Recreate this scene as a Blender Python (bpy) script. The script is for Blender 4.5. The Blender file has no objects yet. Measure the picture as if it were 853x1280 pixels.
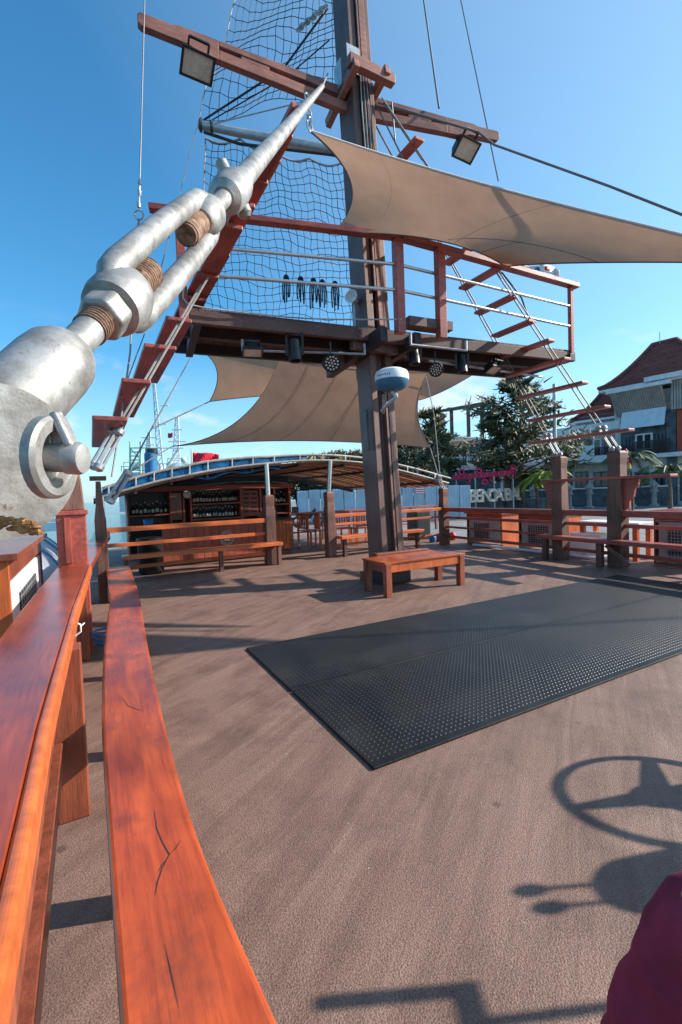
import bpy, bmesh, math, random
from mathutils import Vector, Matrix
random.seed(7)
C = bpy.context.scene
COL = C.collection
R = math.radians
V = Vector

# ------------------------------------------------------------------ camera
H = 1.35
FPX = 575.0
PITCH = math.atan(24/575.0)
ROLL = math.atan(0.0364)
f0 = V((0, math.cos(PITCH), -math.sin(PITCH)))
r0 = V((1, 0, 0)); u0 = V((0, math.sin(PITCH), math.cos(PITCH)))
rt = math.cos(ROLL)*r0 - math.sin(ROLL)*u0
up = math.cos(ROLL)*u0 + math.sin(ROLL)*r0
CAM = V((0, 0, H))
cd = bpy.data.cameras.new('camera'); cam = bpy.data.objects.new('camera', cd); COL.objects.link(cam)
m = Matrix((rt, up, -f0)).transposed().to_4x4(); m.translation = CAM
cam.matrix_world = m
cd.sensor_fit = 'VERTICAL'; cd.sensor_height = 36; cd.sensor_width = 24
cd.lens = FPX/1280*36
cd.clip_start = 0.02; cd.clip_end = 6000
C.camera = cam

# ------------------------------------------------------------------ world, sun
SUN_EL = R(30); SUN_AZ = math.atan2(1, 0.15)       # azimuth clockwise from +Y
w = bpy.data.worlds.new("World"); C.world = w; w.use_nodes = True
nt = w.node_tree; nt.nodes.clear()
sky = nt.nodes.new('ShaderNodeTexSky'); sky.sky_type = 'NISHITA'; sky.sun_disc = False
sky.sun_elevation = SUN_EL; sky.sun_rotation = SUN_AZ
sky.air_density = 1.0; sky.dust_density = 0.7; sky.ozone_density = 3.0; sky.altitude = 0
bg = nt.nodes.new('ShaderNodeBackground'); bg.inputs['Strength'].default_value = 0.108
wo = nt.nodes.new('ShaderNodeOutputWorld')
tc = nt.nodes.new('ShaderNodeTexCoord')
sep = nt.nodes.new('ShaderNodeSeparateXYZ'); nt.links.new(tc.outputs['Generated'], sep.inputs[0])
mp = nt.nodes.new('ShaderNodeMapping'); mp.inputs['Scale'].default_value = (1.0, 1.0, 2.3)
mp.inputs['Location'].default_value = (0.37, 0.2, 0.1)
nt.links.new(tc.outputs['Generated'], mp.inputs[0])
cn = nt.nodes.new('ShaderNodeTexNoise'); cn.inputs['Scale'].default_value = 5.5; cn.inputs['Detail'].default_value = 9; cn.inputs['Roughness'].default_value = 0.55
nt.links.new(mp.outputs[0], cn.inputs['Vector'])
cr = nt.nodes.new('ShaderNodeValToRGB'); cr.color_ramp.elements[0].position = 0.56; cr.color_ramp.elements[1].position = 0.74
nt.links.new(cn.outputs['Fac'], cr.inputs[0])
er = nt.nodes.new('ShaderNodeValToRGB')      # clouds only low over the horizon
e = er.color_ramp.elements; e[0].position = 0.0; e[0].color = (.55,)*3+(1,); e[1].position = 0.34; e[1].color = (0, 0, 0, 1)
k = er.color_ramp.elements.new(0.17); k.color = (.95,)*3+(1,)
nt.links.new(sep.outputs['Z'], er.inputs[0])
mu = nt.nodes.new('ShaderNodeMath'); mu.operation = 'MULTIPLY'
nt.links.new(cr.outputs[0], mu.inputs[0]); nt.links.new(er.outputs[0], mu.inputs[1])
hs = nt.nodes.new('ShaderNodeHueSaturation'); hs.inputs['Saturation'].default_value = 1.2; hs.inputs['Hue'].default_value = 0.492; hs.inputs['Value'].default_value = 1.0
nt.links.new(sky.outputs[0], hs.inputs['Color'])
mx = nt.nodes.new('ShaderNodeMixRGB'); mx.inputs[2].default_value = (6.6, 6.7, 7.0, 1)
nt.links.new(mu.outputs[0], mx.inputs[0]); nt.links.new(hs.outputs[0], mx.inputs[1])
hr = nt.nodes.new('ShaderNodeMapRange'); hr.inputs['From Min'].default_value = -.02; hr.inputs['From Max'].default_value = .28; hr.inputs['To Min'].default_value = .62; hr.inputs['To Max'].default_value = 0
nt.links.new(sep.outputs['Z'], hr.inputs[0])
mh = nt.nodes.new('ShaderNodeMixRGB'); mh.inputs[2].default_value = (4.4, 5.6, 6.6, 1); nt.links.new(hr.outputs[0], mh.inputs[0]); tn = nt.nodes.new('ShaderNodeMixRGB'); tn.blend_type = 'MULTIPLY'; tn.inputs[0].default_value = 1; tn.inputs[2].default_value = (.92, 1.36, 1.42, 1); nt.links.new(hs.outputs[0], tn.inputs[1]); nt.links.new(tn.outputs[0], mh.inputs[1]); nt.links.new(mh.outputs[0], mx.inputs[1])
# the sky pales towards the sun, which stands to the right of the frame
dp = nt.nodes.new('ShaderNodeVectorMath'); dp.operation = 'DOT_PRODUCT'; nrmz = nt.nodes.new('ShaderNodeVectorMath'); nrmz.operation = 'NORMALIZE'
nt.links.new(tc.outputs['Generated'], nrmz.inputs[0]); nt.links.new(nrmz.outputs[0], dp.inputs[0]); dp.inputs[1].default_value = (math.sin(SUN_AZ)*math.cos(SUN_EL), math.cos(SUN_AZ)*math.cos(SUN_EL), math.sin(SUN_EL))
dm = nt.nodes.new('ShaderNodeMapRange'); dm.inputs['From Min'].default_value = .12; dm.inputs['From Max'].default_value = 1.0; dm.inputs['To Min'].default_value = 0; dm.inputs['To Max'].default_value = .42; nt.links.new(dp.outputs['Value'], dm.inputs[0])
mg = nt.nodes.new('ShaderNodeMixRGB'); mg.inputs[2].default_value = (4.4, 5.7, 7.0, 1); nt.links.new(dm.outputs[0], mg.inputs[0]); nt.links.new(mh.outputs[0], mg.inputs[1]); nt.links.new(mg.outputs[0], mx.inputs[1])
nt.links.new(mx.outputs[0], bg.inputs[0]); nt.links.new(bg.outputs[0], wo.inputs[0])
sd = bpy.data.lights.new('sun', 'SUN'); sd.energy = 5.0; sd.angle = R(0.6); sd.color = (1.0, 0.93, 0.84)
so = bpy.data.objects.new('sun', sd); COL.objects.link(so)
SD = V((math.sin(SUN_AZ)*math.cos(SUN_EL), math.cos(SUN_AZ)*math.cos(SUN_EL), math.sin(SUN_EL)))
so.rotation_euler = SD.to_track_quat('Z', 'Y').to_euler(); so.location = SD*30
C.view_settings.view_transform = 'Standard'; C.view_settings.look = 'None'
C.view_settings.exposure = 0.64; C.view_settings.gamma = 1.0

# ------------------------------------------------------------------ photo ray helpers (used once, to measure the place)
def ray(u, v): return (f0 + rt*((u-426.5)/FPX) + up*((640-v)/FPX))
def D(u, v, d): return CAM + ray(u, v)*d
def G(u, v, z=0.0):
    r = ray(u, v); return CAM + r*((z-H)/r.z)
def HIT(u, v, n, c):                                 # plane n.p = c
    r = ray(u, v); n = V(n); return CAM + r*((c-n.dot(CAM))/n.dot(r))
F1 = V((-.477, .879, 0)).normalized()                # fore
N1 = V((.879, .477, 0)).normalized()                 # athwart, to starboard
Z = V((0, 0, 1))

# ------------------------------------------------------------------ mesh builder
class MB:
    def __init__(s): s.v = []; s.f = []
    def quadbox(s, a, b):                            # a, b: four points each
        i = len(s.v); s.v += [V(p) for p in a]+[V(p) for p in b]
        n = len(a)
        s.f.append(tuple(i+k for k in reversed(range(n)))); s.f.append(tuple(i+n+k for k in range(n)))
        for k in range(n):
            l = (k+1) % n; s.f.append((i+k, i+l, i+n+l, i+n+k))
        return s
    def box(s, c, sx, sy, sz, ax=V((1, 0, 0)), ay=V((0, 1, 0)), az=Z):   # c centre, full sizes
        c = V(c); X = ax*sx/2; Y = ay*sy/2; ZZ = az*sz/2
        return s.quadbox([c-X-Y-ZZ, c+X-Y-ZZ, c+X+Y-ZZ, c-X+Y-ZZ], [c-X-Y+ZZ, c+X-Y+ZZ, c+X+Y+ZZ, c-X+Y+ZZ])
    def beam(s, p, q, w, h, upv=Z, w2=None, h2=None):
        p = V(p); q = V(q); d = (q-p).normalized(); x = d.cross(upv)
        if x.length < 1e-4: x = d.cross(V((1, 0, 0)))
        x.normalize(); y = x.cross(d); w2 = w if w2 is None else w2; h2 = h if h2 is None else h2
        def rg(c, w, h): return [c-x*w/2-y*h/2, c+x*w/2-y*h/2, c+x*w/2+y*h/2, c-x*w/2+y*h/2]
        return s.quadbox(rg(p, w, h), rg(q, w2, h2))
    def tube(s, pts, r, n=8, rs=None, caps=True):
        pts = [V(p) for p in pts]; i0 = len(s.v); t = (pts[1]-pts[0]).normalized()
        x = t.cross(Z)
        if x.length < 1e-3: x = t.cross(V((1, 0, 0)))
        x.normalize()
        for k, p in enumerate(pts):
            if k == 0: t = pts[1]-pts[0]
            elif k == len(pts)-1: t = pts[-1]-pts[-2]
            else: t = (pts[k+1]-pts[k]).normalized()+(pts[k]-pts[k-1]).normalized()
            if t.length < 1e-9: t = V((0, 0, 1))
            t.normalize(); x = x-t*x.dot(t)
            if x.length < 1e-5: x = t.orthogonal()
            x.normalize(); y = t.cross(x)
            rr = rs[k] if rs else r
            for j in range(n):
                a = 2*math.pi*j/n; s.v.append(p+(x*math.cos(a)+y*math.sin(a))*rr)
        for k in range(len(pts)-1):
            for j in range(n):
                l = (j+1) % n; a = i0+k*n
                s.f.append((a+j, a+l, a+n+l, a+n+j))
        if caps:
            s.f.append(tuple(i0+j for j in reversed(range(n)))); s.f.append(tuple(i0+(len(pts)-1)*n+j for j in range(n)))
        return s
    def lathe(s, base, axis, prof, n=24):            # prof [(h, r)...]
        a = V(axis).normalized(); b = V(base)
        hs = [V(b+a*h) for h, r in prof]
        # guard equal heights
        pts = []; rs = []
        i0 = len(s.v); x = a.orthogonal().normalized(); y = a.cross(x)
        for h, r in prof:
            for j in range(n):
                t = 2*math.pi*j/n; s.v.append(b+a*h+(x*math.cos(t)+y*math.sin(t))*max(r, 1e-5))
        for k in range(len(prof)-1):
            for j in range(n):
                l = (j+1) % n; q = i0+k*n; s.f.append((q+j, q+l, q+n+l, q+n+j))
        s.f.append(tuple(i0+j for j in reversed(range(n)))); s.f.append(tuple(i0+(len(prof)-1)*n+j for j in range(n)))
        return s
    def prism(s, pts, ext):
        ext = V(ext); return s.quadbox([V(p) for p in pts], [V(p)+ext for p in pts])
    def torus(s, c, axis, Rr, r, n=28, m_=8, arc=2*math.pi, start=None):
        a = V(axis).normalized(); x = (V(start)-a*V(start).dot(a)).normalized() if start is not None else a.orthogonal().normalized(); y = a.cross(x)
        full = arc > 6.28; k = n if full else n+1; i0 = len(s.v); c = V(c)
        for i in range(k):
            t = arc*i/n; e = x*math.cos(t)+y*math.sin(t)
            for j in range(m_):
                q = 2*math.pi*j/m_; s.v.append(c+e*(Rr+r*math.cos(q))+a*r*math.sin(q))
        for i in range(n):
            i2 = (i+1) % k if full else i+1
            for j in range(m_):
                l = (j+1) % m_; s.f.append((i0+i*m_+j, i0+i2*m_+j, i0+i2*m_+l, i0+i*m_+l))
        return s
    def ball(s, c, rx, ry=None, rz=None, n=16, m_=10, ax=V((1, 0, 0)), ay=V((0, 1, 0)), az=Z, zmin=-1.0):
        ry = rx if ry is None else ry; rz = rx if rz is None else rz; c = V(c); i0 = len(s.v)
        a0 = math.asin(max(-1, zmin))
        for i in range(m_+1):
            t = a0+(math.pi/2-a0)*i/m_
            for j in range(n):
                p = 2*math.pi*j/n
                s.v.append(c+ax*rx*max(math.cos(t), 1e-4)*math.cos(p)+ay*ry*max(math.cos(t), 1e-4)*math.sin(p)+az*rz*math.sin(t))
        for i in range(m_):
            for j in range(n):
                l = (j+1) % n; s.f.append((i0+i*n+j, i0+i*n+l, i0+(i+1)*n+l, i0+(i+1)*n+j))
        s.f.append(tuple(i0+j for j in reversed(range(n))))
        return s
    def grid(s, rows):                               # rows of points -> open sheet
        i0 = len(s.v); n = len(rows[0])
        for r in rows: s.v += [V(p) for p in r]
        for a in range(len(rows)-1):
            for b in range(n-1):
                s.f.append((i0+a*n+b, i0+a*n+b+1, i0+(a+1)*n+b+1, i0+(a+1)*n+b))
        return s

WL = {}
def link(name, mb, mat, parent=None, smooth=False, bevel=0, solid=0, kind=None, label=None, recalc=True, seg=2):
    off = WL.get(parent.name, V((0, 0, 0))) if parent else V((0, 0, 0))
    if parent is None and mb.v:
        lo = V([min(p[i] for p in mb.v) for i in range(3)]); hi = V([max(p[i] for p in mb.v) for i in range(3)])
        loc = V(((lo.x+hi.x)/2, (lo.y+hi.y)/2, lo.z)); off = loc
    me = bpy.data.meshes.new(name); me.from_pydata([tuple(p-off) for p in mb.v], [], mb.f)
    if recalc:
        bm = bmesh.new(); bm.from_mesh(me); bmesh.ops.recalc_face_normals(bm, faces=bm.faces); bm.to_mesh(me); bm.free()
    if mat: me.materials.append(mat)
    o = bpy.data.objects.new(name, me); COL.objects.link(o)
    if parent: o.parent = parent
    else: o.location = off
    WL[o.name] = off
    if smooth:
        me.polygons.foreach_set('use_smooth', [True]*len(me.polygons))
        md = o.modifiers.new('ws', 'EDGE_SPLIT'); md.split_angle = R(38)
    if bevel:
        b = o.modifiers.new('bevel', 'BEVEL'); b.width = bevel; b.segments = seg; b.limit_method = 'ANGLE'; b.angle_limit = R(40)
    if solid:
        b = o.modifiers.new('solid', 'SOLIDIFY'); b.thickness = solid; b.offset = 0
    if kind: o['kind'] = kind
    if label: o['label'] = label
    return o
def tag(o, label, cat, group=None):
    o['label'] = label; o['category'] = cat
    if group: o['group'] = group
    return o
def thing(name, loc, label, cat, group=None, rz=0):
    o = bpy.data.objects.new(name, None); COL.objects.link(o); o.location = V(loc); o.rotation_euler.z = rz
    o.empty_display_size = .1; WL[o.name] = V(loc); return tag(o, label, cat, group)
def local(name, label, cat, group=None):             # a thing whose parts are written in local coordinates
    o = thing(name, (0, 0, 0), label, cat, group); return o
def copy_tree(o, loc=None, rz=None, label=None, parent=None, scale=None):
    c = o.copy(); COL.objects.link(c)
    if parent: c.parent = parent
    if loc is not None: c.location = loc
    if rz is not None: c.rotation_euler = (0, 0, rz)
    if scale is not None: c.scale = (scale,)*3
    if label: c['label'] = label
    for ch in list(o.children): copy_tree(ch, parent=c)
    return c

# ------------------------------------------------------------------ materials
MATS = {}
def mat(name, col, rough=.6, metal=0, var=.15, vs=6.0, bump=.1, bs=60., coat=0, col2=None, grain=None, stretch=12., spec=.5, fac=None, c2pos=(.4, .65), coatr=.12, bd=.01):
    if name in MATS: return MATS[name]
    m = bpy.data.materials.new(name); m.use_nodes = True; n = m.node_tree; L = n.links
    b = n.nodes['Principled BSDF']; b.inputs['Roughness'].default_value = rough; b.inputs['Metallic'].default_value = metal
    b.inputs['Specular IOR Level'].default_value = spec
    if coat: b.inputs['Coat Weight'].default_value = coat; b.inputs['Coat Roughness'].default_value = coatr
    t = n.nodes.new('ShaderNodeTexCoord'); out = t.outputs['Object']
    if grain is not None:                            # grain along direction 'grain' (vector)
        g = V(grain).normalized()
        rotm = n.nodes.new('ShaderNodeVectorRotate'); rotm.rotation_type = 'EULER_XYZ'
        q = g.rotation_difference(V((0, 1, 0))).to_euler(); rotm.inputs['Rotation'].default_value = tuple(q)
        L.new(out, rotm.inputs['Vector'])
        mp = n.nodes.new('ShaderNodeMapping'); mp.inputs['Scale'].default_value = (stretch, 1, stretch); L.new(rotm.outputs[0], mp.inputs[0]); gout = mp.outputs[0]
    else: gout = out
    n1 = n.nodes.new('ShaderNodeTexNoise'); n1.inputs['Scale'].default_value = vs; n1.inputs['Detail'].default_value = 6; n1.inputs['Roughness'].default_value = .6; n1.inputs['Distortion'].default_value = .4
    L.new(gout, n1.inputs['Vector'])
    rp = n.nodes.new('ShaderNodeValToRGB'); c = V(col[:3])
    c2 = V(col2) if col2 else c*(1+var)
    c1 = c*(1-var)
    rp.color_ramp.elements[0].position = c2pos[0]-.12; rp.color_ramp.elements[0].color = (*c1, 1)
    rp.color_ramp.elements[1].position = c2pos[1]; rp.color_ramp.elements[1].color = (*c2, 1)
    L.new(n1.outputs['Fac'], rp.inputs[0])
    n3 = n.nodes.new('ShaderNodeTexNoise'); n3.inputs['Scale'].default_value = 1.7; n3.inputs['Detail'].default_value = 4
    L.new(out, n3.inputs['Vector'])
    m3 = n.nodes.new('ShaderNodeMapRange'); m3.inputs['To Min'].default_value = 1-var*1.1; m3.inputs['To Max'].default_value = 1+var*1.1; m3.inputs['From Min'].default_value = .3; m3.inputs['From Max'].default_value = .7
    L.new(n3.outputs['Fac'], m3.inputs[0])
    oi = n.nodes.new('ShaderNodeObjectInfo'); m4 = n.nodes.new('ShaderNodeMapRange'); m4.inputs['To Min'].default_value = 1-var*.45; m4.inputs['To Max'].default_value = 1+var*.45
    L.new(oi.outputs['Random'], m4.inputs[0]); mm = n.nodes.new('ShaderNodeMath'); mm.operation = 'MULTIPLY'
    L.new(m3.outputs[0], mm.inputs[0]); L.new(m4.outputs[0], mm.inputs[1])
    vm = n.nodes.new('ShaderNodeVectorMath'); vm.operation = 'SCALE'; L.new(rp.outputs[0], vm.inputs[0]); L.new(mm.outputs[0], vm.inputs['Scale'])
    L.new(vm.outputs[0], b.inputs['Base Color'])
    if bump:
        n2 = n.nodes.new('ShaderNodeTexNoise'); n2.inputs['Scale'].default_value = bs; n2.inputs['Detail'].default_value = 5
        L.new(gout, n2.inputs['Vector']); bp = n.nodes.new('ShaderNodeBump'); bp.inputs['Strength'].default_value = bump; bp.inputs['Distance'].default_value = bd
        L.new(n2.outputs['Fac'], bp.inputs['Height']); L.new(bp.outputs[0], b.inputs['Normal'])
        rr = n.nodes.new('ShaderNodeMapRange'); rr.inputs['To Min'].default_value = max(rough-.12, .03); rr.inputs['To Max'].default_value = min(1, rough+.12)
        L.new(n1.outputs['Fac'], rr.inputs[0]); L.new(rr.outputs[0], b.inputs['Roughness'])
    MATS[name] = m; return m

def varnish(name, col, col2, grain, rough=.32):
    """varnished hardwood: streaky grain, big worn patches, scratches"""
    m = mat(name, col, rough, 0, .28, 2.2, .12, 14, coat=.35, col2=col2, grain=grain, stretch=5, bd=.004, coatr=.18)
    n = m.node_tree; L = n.links; b = n.nodes['Principled BSDF']
    src = b.inputs['Base Color'].links[0].from_socket
    t = n.nodes.new('ShaderNodeTexCoord')
    rotm = n.nodes.new('ShaderNodeVectorRotate'); rotm.rotation_type = 'EULER_XYZ'
    rotm.inputs['Rotation'].default_value = tuple(V(grain).normalized().rotation_difference(V((0, 1, 0))).to_euler()); L.new(t.outputs['Object'], rotm.inputs[0])
    mp = n.nodes.new('ShaderNodeMapping'); mp.inputs['Scale'].default_value = (60, 3, 60); L.new(rotm.outputs[0], mp.inputs[0])
    nz = n.nodes.new('ShaderNodeTexNoise'); nz.inputs['Scale'].default_value = 1.4; nz.inputs['Detail'].default_value = 8; nz.inputs['Roughness'].default_value = .7; L.new(mp.outputs[0], nz.inputs[0])
    rp = n.nodes.new('ShaderNodeValToRGB'); rp.color_ramp.elements[0].position = .36; rp.color_ramp.elements[0].color = (.45, .4, .4, 1); rp.color_ramp.elements[1].position = .52; rp.color_ramp.elements[1].color = (1, 1, 1, 1); L.new(nz.outputs['Fac'], rp.inputs[0])
    mx = n.nodes.new('ShaderNodeMixRGB'); mx.blend_type = 'MULTIPLY'; mx.inputs[0].default_value = .5; L.new(src, mx.inputs[1]); L.new(rp.outputs[0], mx.inputs[2])
    # dull patches where the varnish has darkened
    n5 = n.nodes.new('ShaderNodeTexNoise'); n5.inputs['Scale'].default_value = 5; n5.inputs['Detail'].default_value = 7; n5.inputs['Roughness'].default_value = .65; L.new(t.outputs['Object'], n5.inputs[0])
    r5 = n.nodes.new('ShaderNodeValToRGB'); r5.color_ramp.elements[0].position = .5; r5.color_ramp.elements[0].color = (0, 0, 0, 1); r5.color_ramp.elements[1].position = .72; r5.color_ramp.elements[1].color = (.75,)*3+(1,); L.new(n5.outputs['Fac'], r5.inputs[0])
    m5 = n.nodes.new('ShaderNodeMixRGB'); m5.inputs[2].default_value = (.13, .035, .02, 1); L.new(r5.outputs[0], m5.inputs[0]); L.new(mx.outputs[0], m5.inputs[1])
    L.new(m5.outputs[0], b.inputs['Base Color'])
    return m

M = {}
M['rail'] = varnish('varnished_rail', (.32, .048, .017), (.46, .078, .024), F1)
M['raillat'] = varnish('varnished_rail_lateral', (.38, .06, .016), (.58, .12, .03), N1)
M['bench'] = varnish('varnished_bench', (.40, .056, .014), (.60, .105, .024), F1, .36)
M['sunrail'] = mat('sunlit_varnished_rail', (.56, .125, .03), .4, 0, .25, 3, .15, 20, coat=.25, grain=N1, stretch=9)  # rail varnish with the sunlight on it mixed into a brighter base colour
M['post'] = mat('post_wood', (.21, .05, .022), .45, 0, .35, 3, .2, 20, coat=.25, grain=Z, stretch=8)
M['brown'] = mat('weathered_brown_wood', (.145, .062, .042), .6, 0, .4, 3, .35, 18, coat=.1, grain=Z, stretch=7)
M['mast'] = mat('mast_wood', (.135, .062, .048), .55, 0, .3, 2.2, .3, 14, coat=.12, grain=Z, stretch=9)
M['yard'] = mat('yard_wood', (.26, .10, .07), .55, 0, .35, 2.5, .3, 16, grain=N1, stretch=9)
M['platrail'] = mat('platform_rail_wood', (.30, .055, .035), .5, 0, .35, 2.5, .3, 16, coat=.15, grain=N1, stretch=9)
M['plank'] = mat('platform_plank_wood', (.105, .052, .042), .65, 0, .35, 3, .3, 16, grain=F1, stretch=9)
M['rat'] = mat('ratline_wood', (.30, .06, .04), .5, 0, .35, 3, .25, 16, coat=.2, grain=F1, stretch=9)
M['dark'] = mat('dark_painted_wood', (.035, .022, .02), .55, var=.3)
M['panel'] = mat('red_panel', (.34, .07, .04), .5, 0, .25, 4, .2, 25, grain=Z, stretch=10)
M['orange'] = mat('orange_wood_panel', (.52, .11, .022), .45, 0, .25, 3, .2, 20, coat=.2, grain=Z, stretch=8)
M['chairw'] = mat('chair_wood', (.55, .13, .035), .45, 0, .2, 3, .1, 20, coat=.2)
M['steel'] = mat('steel_pipe', (.55, .55, .54), .35, .8, .12, 5, .06, 30)
M['galv'] = mat('galvanised', (.42, .43, .44), .45, .6, .2, 9, .1, 40)
M['wire'] = mat('wire_rope', (.16, .15, .15), .5, .4, .2, 30, .2, 200)
M['wirel'] = mat('light_wire', (.27, .25, .23), .6, .2, .2, 30, .2, 200)
M['rope'] = mat('black_rope', (.022, .024, .03), .8, var=.3)
M['ropel'] = mat('pale_rope', (.42, .40, .37), .85, var=.2)
M['white'] = mat('white_paint', (.72, .73, .73), .45, var=.08, bump=.05)
M['black'] = mat('black_plastic', (.014, .015, .017), .35, var=.2)
M['lens'] = mat('lamp_glass', (.55, .48, .38), .2, 0, .15, 18, .05)
M['bluetarp'] = mat('blue_tarp', (.006, .075, .18), .35, 0, .35, 5, .8, 9, bd=.04)
M['radarb'] = mat('radar_blue', (.03, .14, .25), .4)
M['tile'] = mat('roof_tile', (.20, .05, .04), .8, var=.25, vs=12)
M['plaster'] = mat('cream_plaster', (.55, .53, .50), .85, var=.12, vs=2)
M['slab'] = mat('slab_white', (.66, .66, .66), .8, var=.1)
M['brick'] = mat('brick_red_wall', (.32, .07, .04), .85, var=.15)
M['stone'] = mat('dark_stone_tile', (.06, .08, .10), .5, var=.5, vs=9)
M['glass'] = mat('dark_window', (.02, .03, .035), .08, var=.3, bump=0)
M['louv'] = mat('grey_awning', (.32, .30, .28), .7, var=.15)
M['awn'] = mat('pale_awning', (.62, .70, .76), .7, var=.08)
M['hoard'] = mat('pale_blue_hoarding', (.42, .55, .64), .6, var=.1, vs=1)
M['letter'] = mat('cream_letter', (.62, .55, .45), .6, var=.1)
M['redl'] = mat('red_letter', (.55, .02, .08), .5, var=.3)
M['redf'] = mat('red_flag', (.62, .015, .05), .8, var=.2)
M['trunk'] = mat('bark', (.12, .085, .065), .9, var=.4, bump=.5, bs=20)
M['shipw'] = mat('ship_white', (.62, .66, .66), .5, var=.1)
M['shipb'] = mat('ship_funnel_blue', (.03, .16, .33), .5, var=.2)
M['shipg'] = mat('ship_green', (.35, .55, .40), .6, var=.2)
M['red'] = mat('signal_red', (.55, .02, .02), .5, var=.15)
M['blue'] = mat('bright_blue_plastic', (.01, .17, .45), .4, var=.15)
M['asphalt'] = mat('quay_paving', (.22, .21, .205), .9, var=.18, vs=1.2, bump=.2, bs=20)
M['cover'] = mat('blue_grey_cover', (.36, .39, .45), .55, var=.12, vs=3, bump=.25, bs=8, bd=.03)
M['cloth'] = mat('maroon_cloth', (.27, .04, .07), .95, var=.25, vs=7, bump=.35, bs=260, spec=.2, bd=.002)
M['skin'] = mat('skin', (.42, .23, .15), .5, var=.08)
M['hair'] = mat('hair', (.015, .01, .008), .5)
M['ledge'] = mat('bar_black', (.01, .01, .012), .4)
M['amber'] = mat('bottle_dark', (.03, .02, .012), .12, var=.5, bump=0)
M['cap'] = mat('bottle_label', (.6, .57, .5), .5, var=.2)

def silver():
    m = bpy.data.materials.new('silver_paint'); m.use_nodes = True; n = m.node_tree; L = n.links; b = n.nodes['Principled BSDF']
    t = n.nodes.new('ShaderNodeTexCoord')
    a = n.nodes.new('ShaderNodeTexNoise'); a.inputs['Scale'].default_value = 15; a.inputs['Detail'].default_value = 11; a.inputs['Roughness'].default_value = .74; L.new(t.outputs['Object'], a.inputs[0])
    r = n.nodes.new('ShaderNodeValToRGB'); E = r.color_ramp.elements
    E[0].position = .24; E[0].color = (.13, .11, .09, 1); E[1].position = .58; E[1].color = (.42, .41, .39, 1); k = E.new(.44); k.color = (.28, .265, .24, 1)
    L.new(a.outputs['Fac'], r.inputs[0])
    # rust specks
    s = n.nodes.new('ShaderNodeTexNoise'); s.inputs['Scale'].default_value = 34; s.inputs['Detail'].default_value = 10; s.inputs['Roughness'].default_value = .75; L.new(t.outputs['Object'], s.inputs[0])
    sr = n.nodes.new('ShaderNodeValToRGB'); sr.color_ramp.elements[0].position = .60; sr.color_ramp.elements[0].color = (0, 0, 0, 1); sr.color_ramp.elements[1].position = .67; sr.color_ramp.elements[1].color = (1, 1, 1, 1); L.new(s.outputs['Fac'], sr.inputs[0])
    x = n.nodes.new('ShaderNodeMixRGB'); x.inputs[2].default_value = (.16, .07, .035, 1); L.new(sr.outputs[0], x.inputs[0]); L.new(r.outputs[0], x.inputs[1]); L.new(x.outputs[0], b.inputs['Base Color'])
    b.inputs['Metallic'].default_value = .55; b.inputs['Roughness'].default_value = .48
    rr = n.nodes.new('ShaderNodeMapRange'); rr.inputs['To Min'].default_value = .32; rr.inputs['To Max'].default_value = .68; L.new(a.outputs['Fac'], rr.inputs[0]); L.new(rr.outputs[0], b.inputs['Roughness'])
    bp = n.nodes.new('ShaderNodeBump'); bp.inputs['Strength'].default_value = .3; bp.inputs['Distance'].default_value = .005; L.new(a.outputs['Fac'], bp.inputs['Height']); L.new(bp.outputs[0], b.inputs['Normal'])
    return m
M['silver'] = silver()
M['rust'] = mat('rusty_thread', (.15, .06, .03), .8, .2, .5, 60, .8, 130, col2=(.40, .25, .17), bd=.003)
M['crust'] = mat('rust_crust_flakes', (.10, .03, .012), .9, .1, .6, 90, 1, 220, col2=(.50, .24, .08), bd=.004)

def fabric(name, col, tr=.35):
    m = bpy.data.materials.new(name); m.use_nodes = True; n = m.node_tree; L = n.links; n.nodes.clear()
    o = n.nodes.new('ShaderNodeOutputMaterial'); d = n.nodes.new('ShaderNodeBsdfDiffuse'); q = n.nodes.new('ShaderNodeBsdfTranslucent'); x = n.nodes.new('ShaderNodeMixShader'); x.inputs[0].default_value = tr
    t = n.nodes.new('ShaderNodeTexCoord'); a = n.nodes.new('ShaderNodeTexNoise'); a.inputs['Scale'].default_value = 2.2; a.inputs['Detail'].default_value = 8; a.inputs['Roughness'].default_value = .6; L.new(t.outputs['Object'], a.inputs[0])
    r = n.nodes.new('ShaderNodeValToRGB'); c = V(col); r.color_ramp.elements[0].position = .3; r.color_ramp.elements[0].color = (*(c*.86), 1); r.color_ramp.elements[1].position = .7; r.color_ramp.elements[1].color = (*(c*1.08), 1)
    L.new(a.outputs['Fac'], r.inputs[0])
    wv = n.nodes.new('ShaderNodeTexNoise'); wv.inputs['Scale'].default_value = 260; L.new(t.outputs['Object'], wv.inputs[0])
    bp = n.nodes.new('ShaderNodeBump'); bp.inputs['Strength'].default_value = .25; bp.inputs['Distance'].default_value = .003; L.new(wv.outputs['Fac'], bp.inputs['Height'])
    for s in (d, q): L.new(r.outputs[0], s.inputs[0]); L.new(bp.outputs[0], s.inputs['Normal'])
    L.new(d.outputs[0], x.inputs[1]); L.new(q.outputs[0], x.inputs[2]); L.new(x.outputs[0], o.inputs[0]); return m
M['sail'] = fabric('tan_shade_cloth', (.50, .29, .19), .42)
M['hem'] = mat('sail_hem', (.10, .065, .05), .8)
M['hemw'] = mat('sail_pale_edge', (.62, .57, .52), .7)

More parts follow.
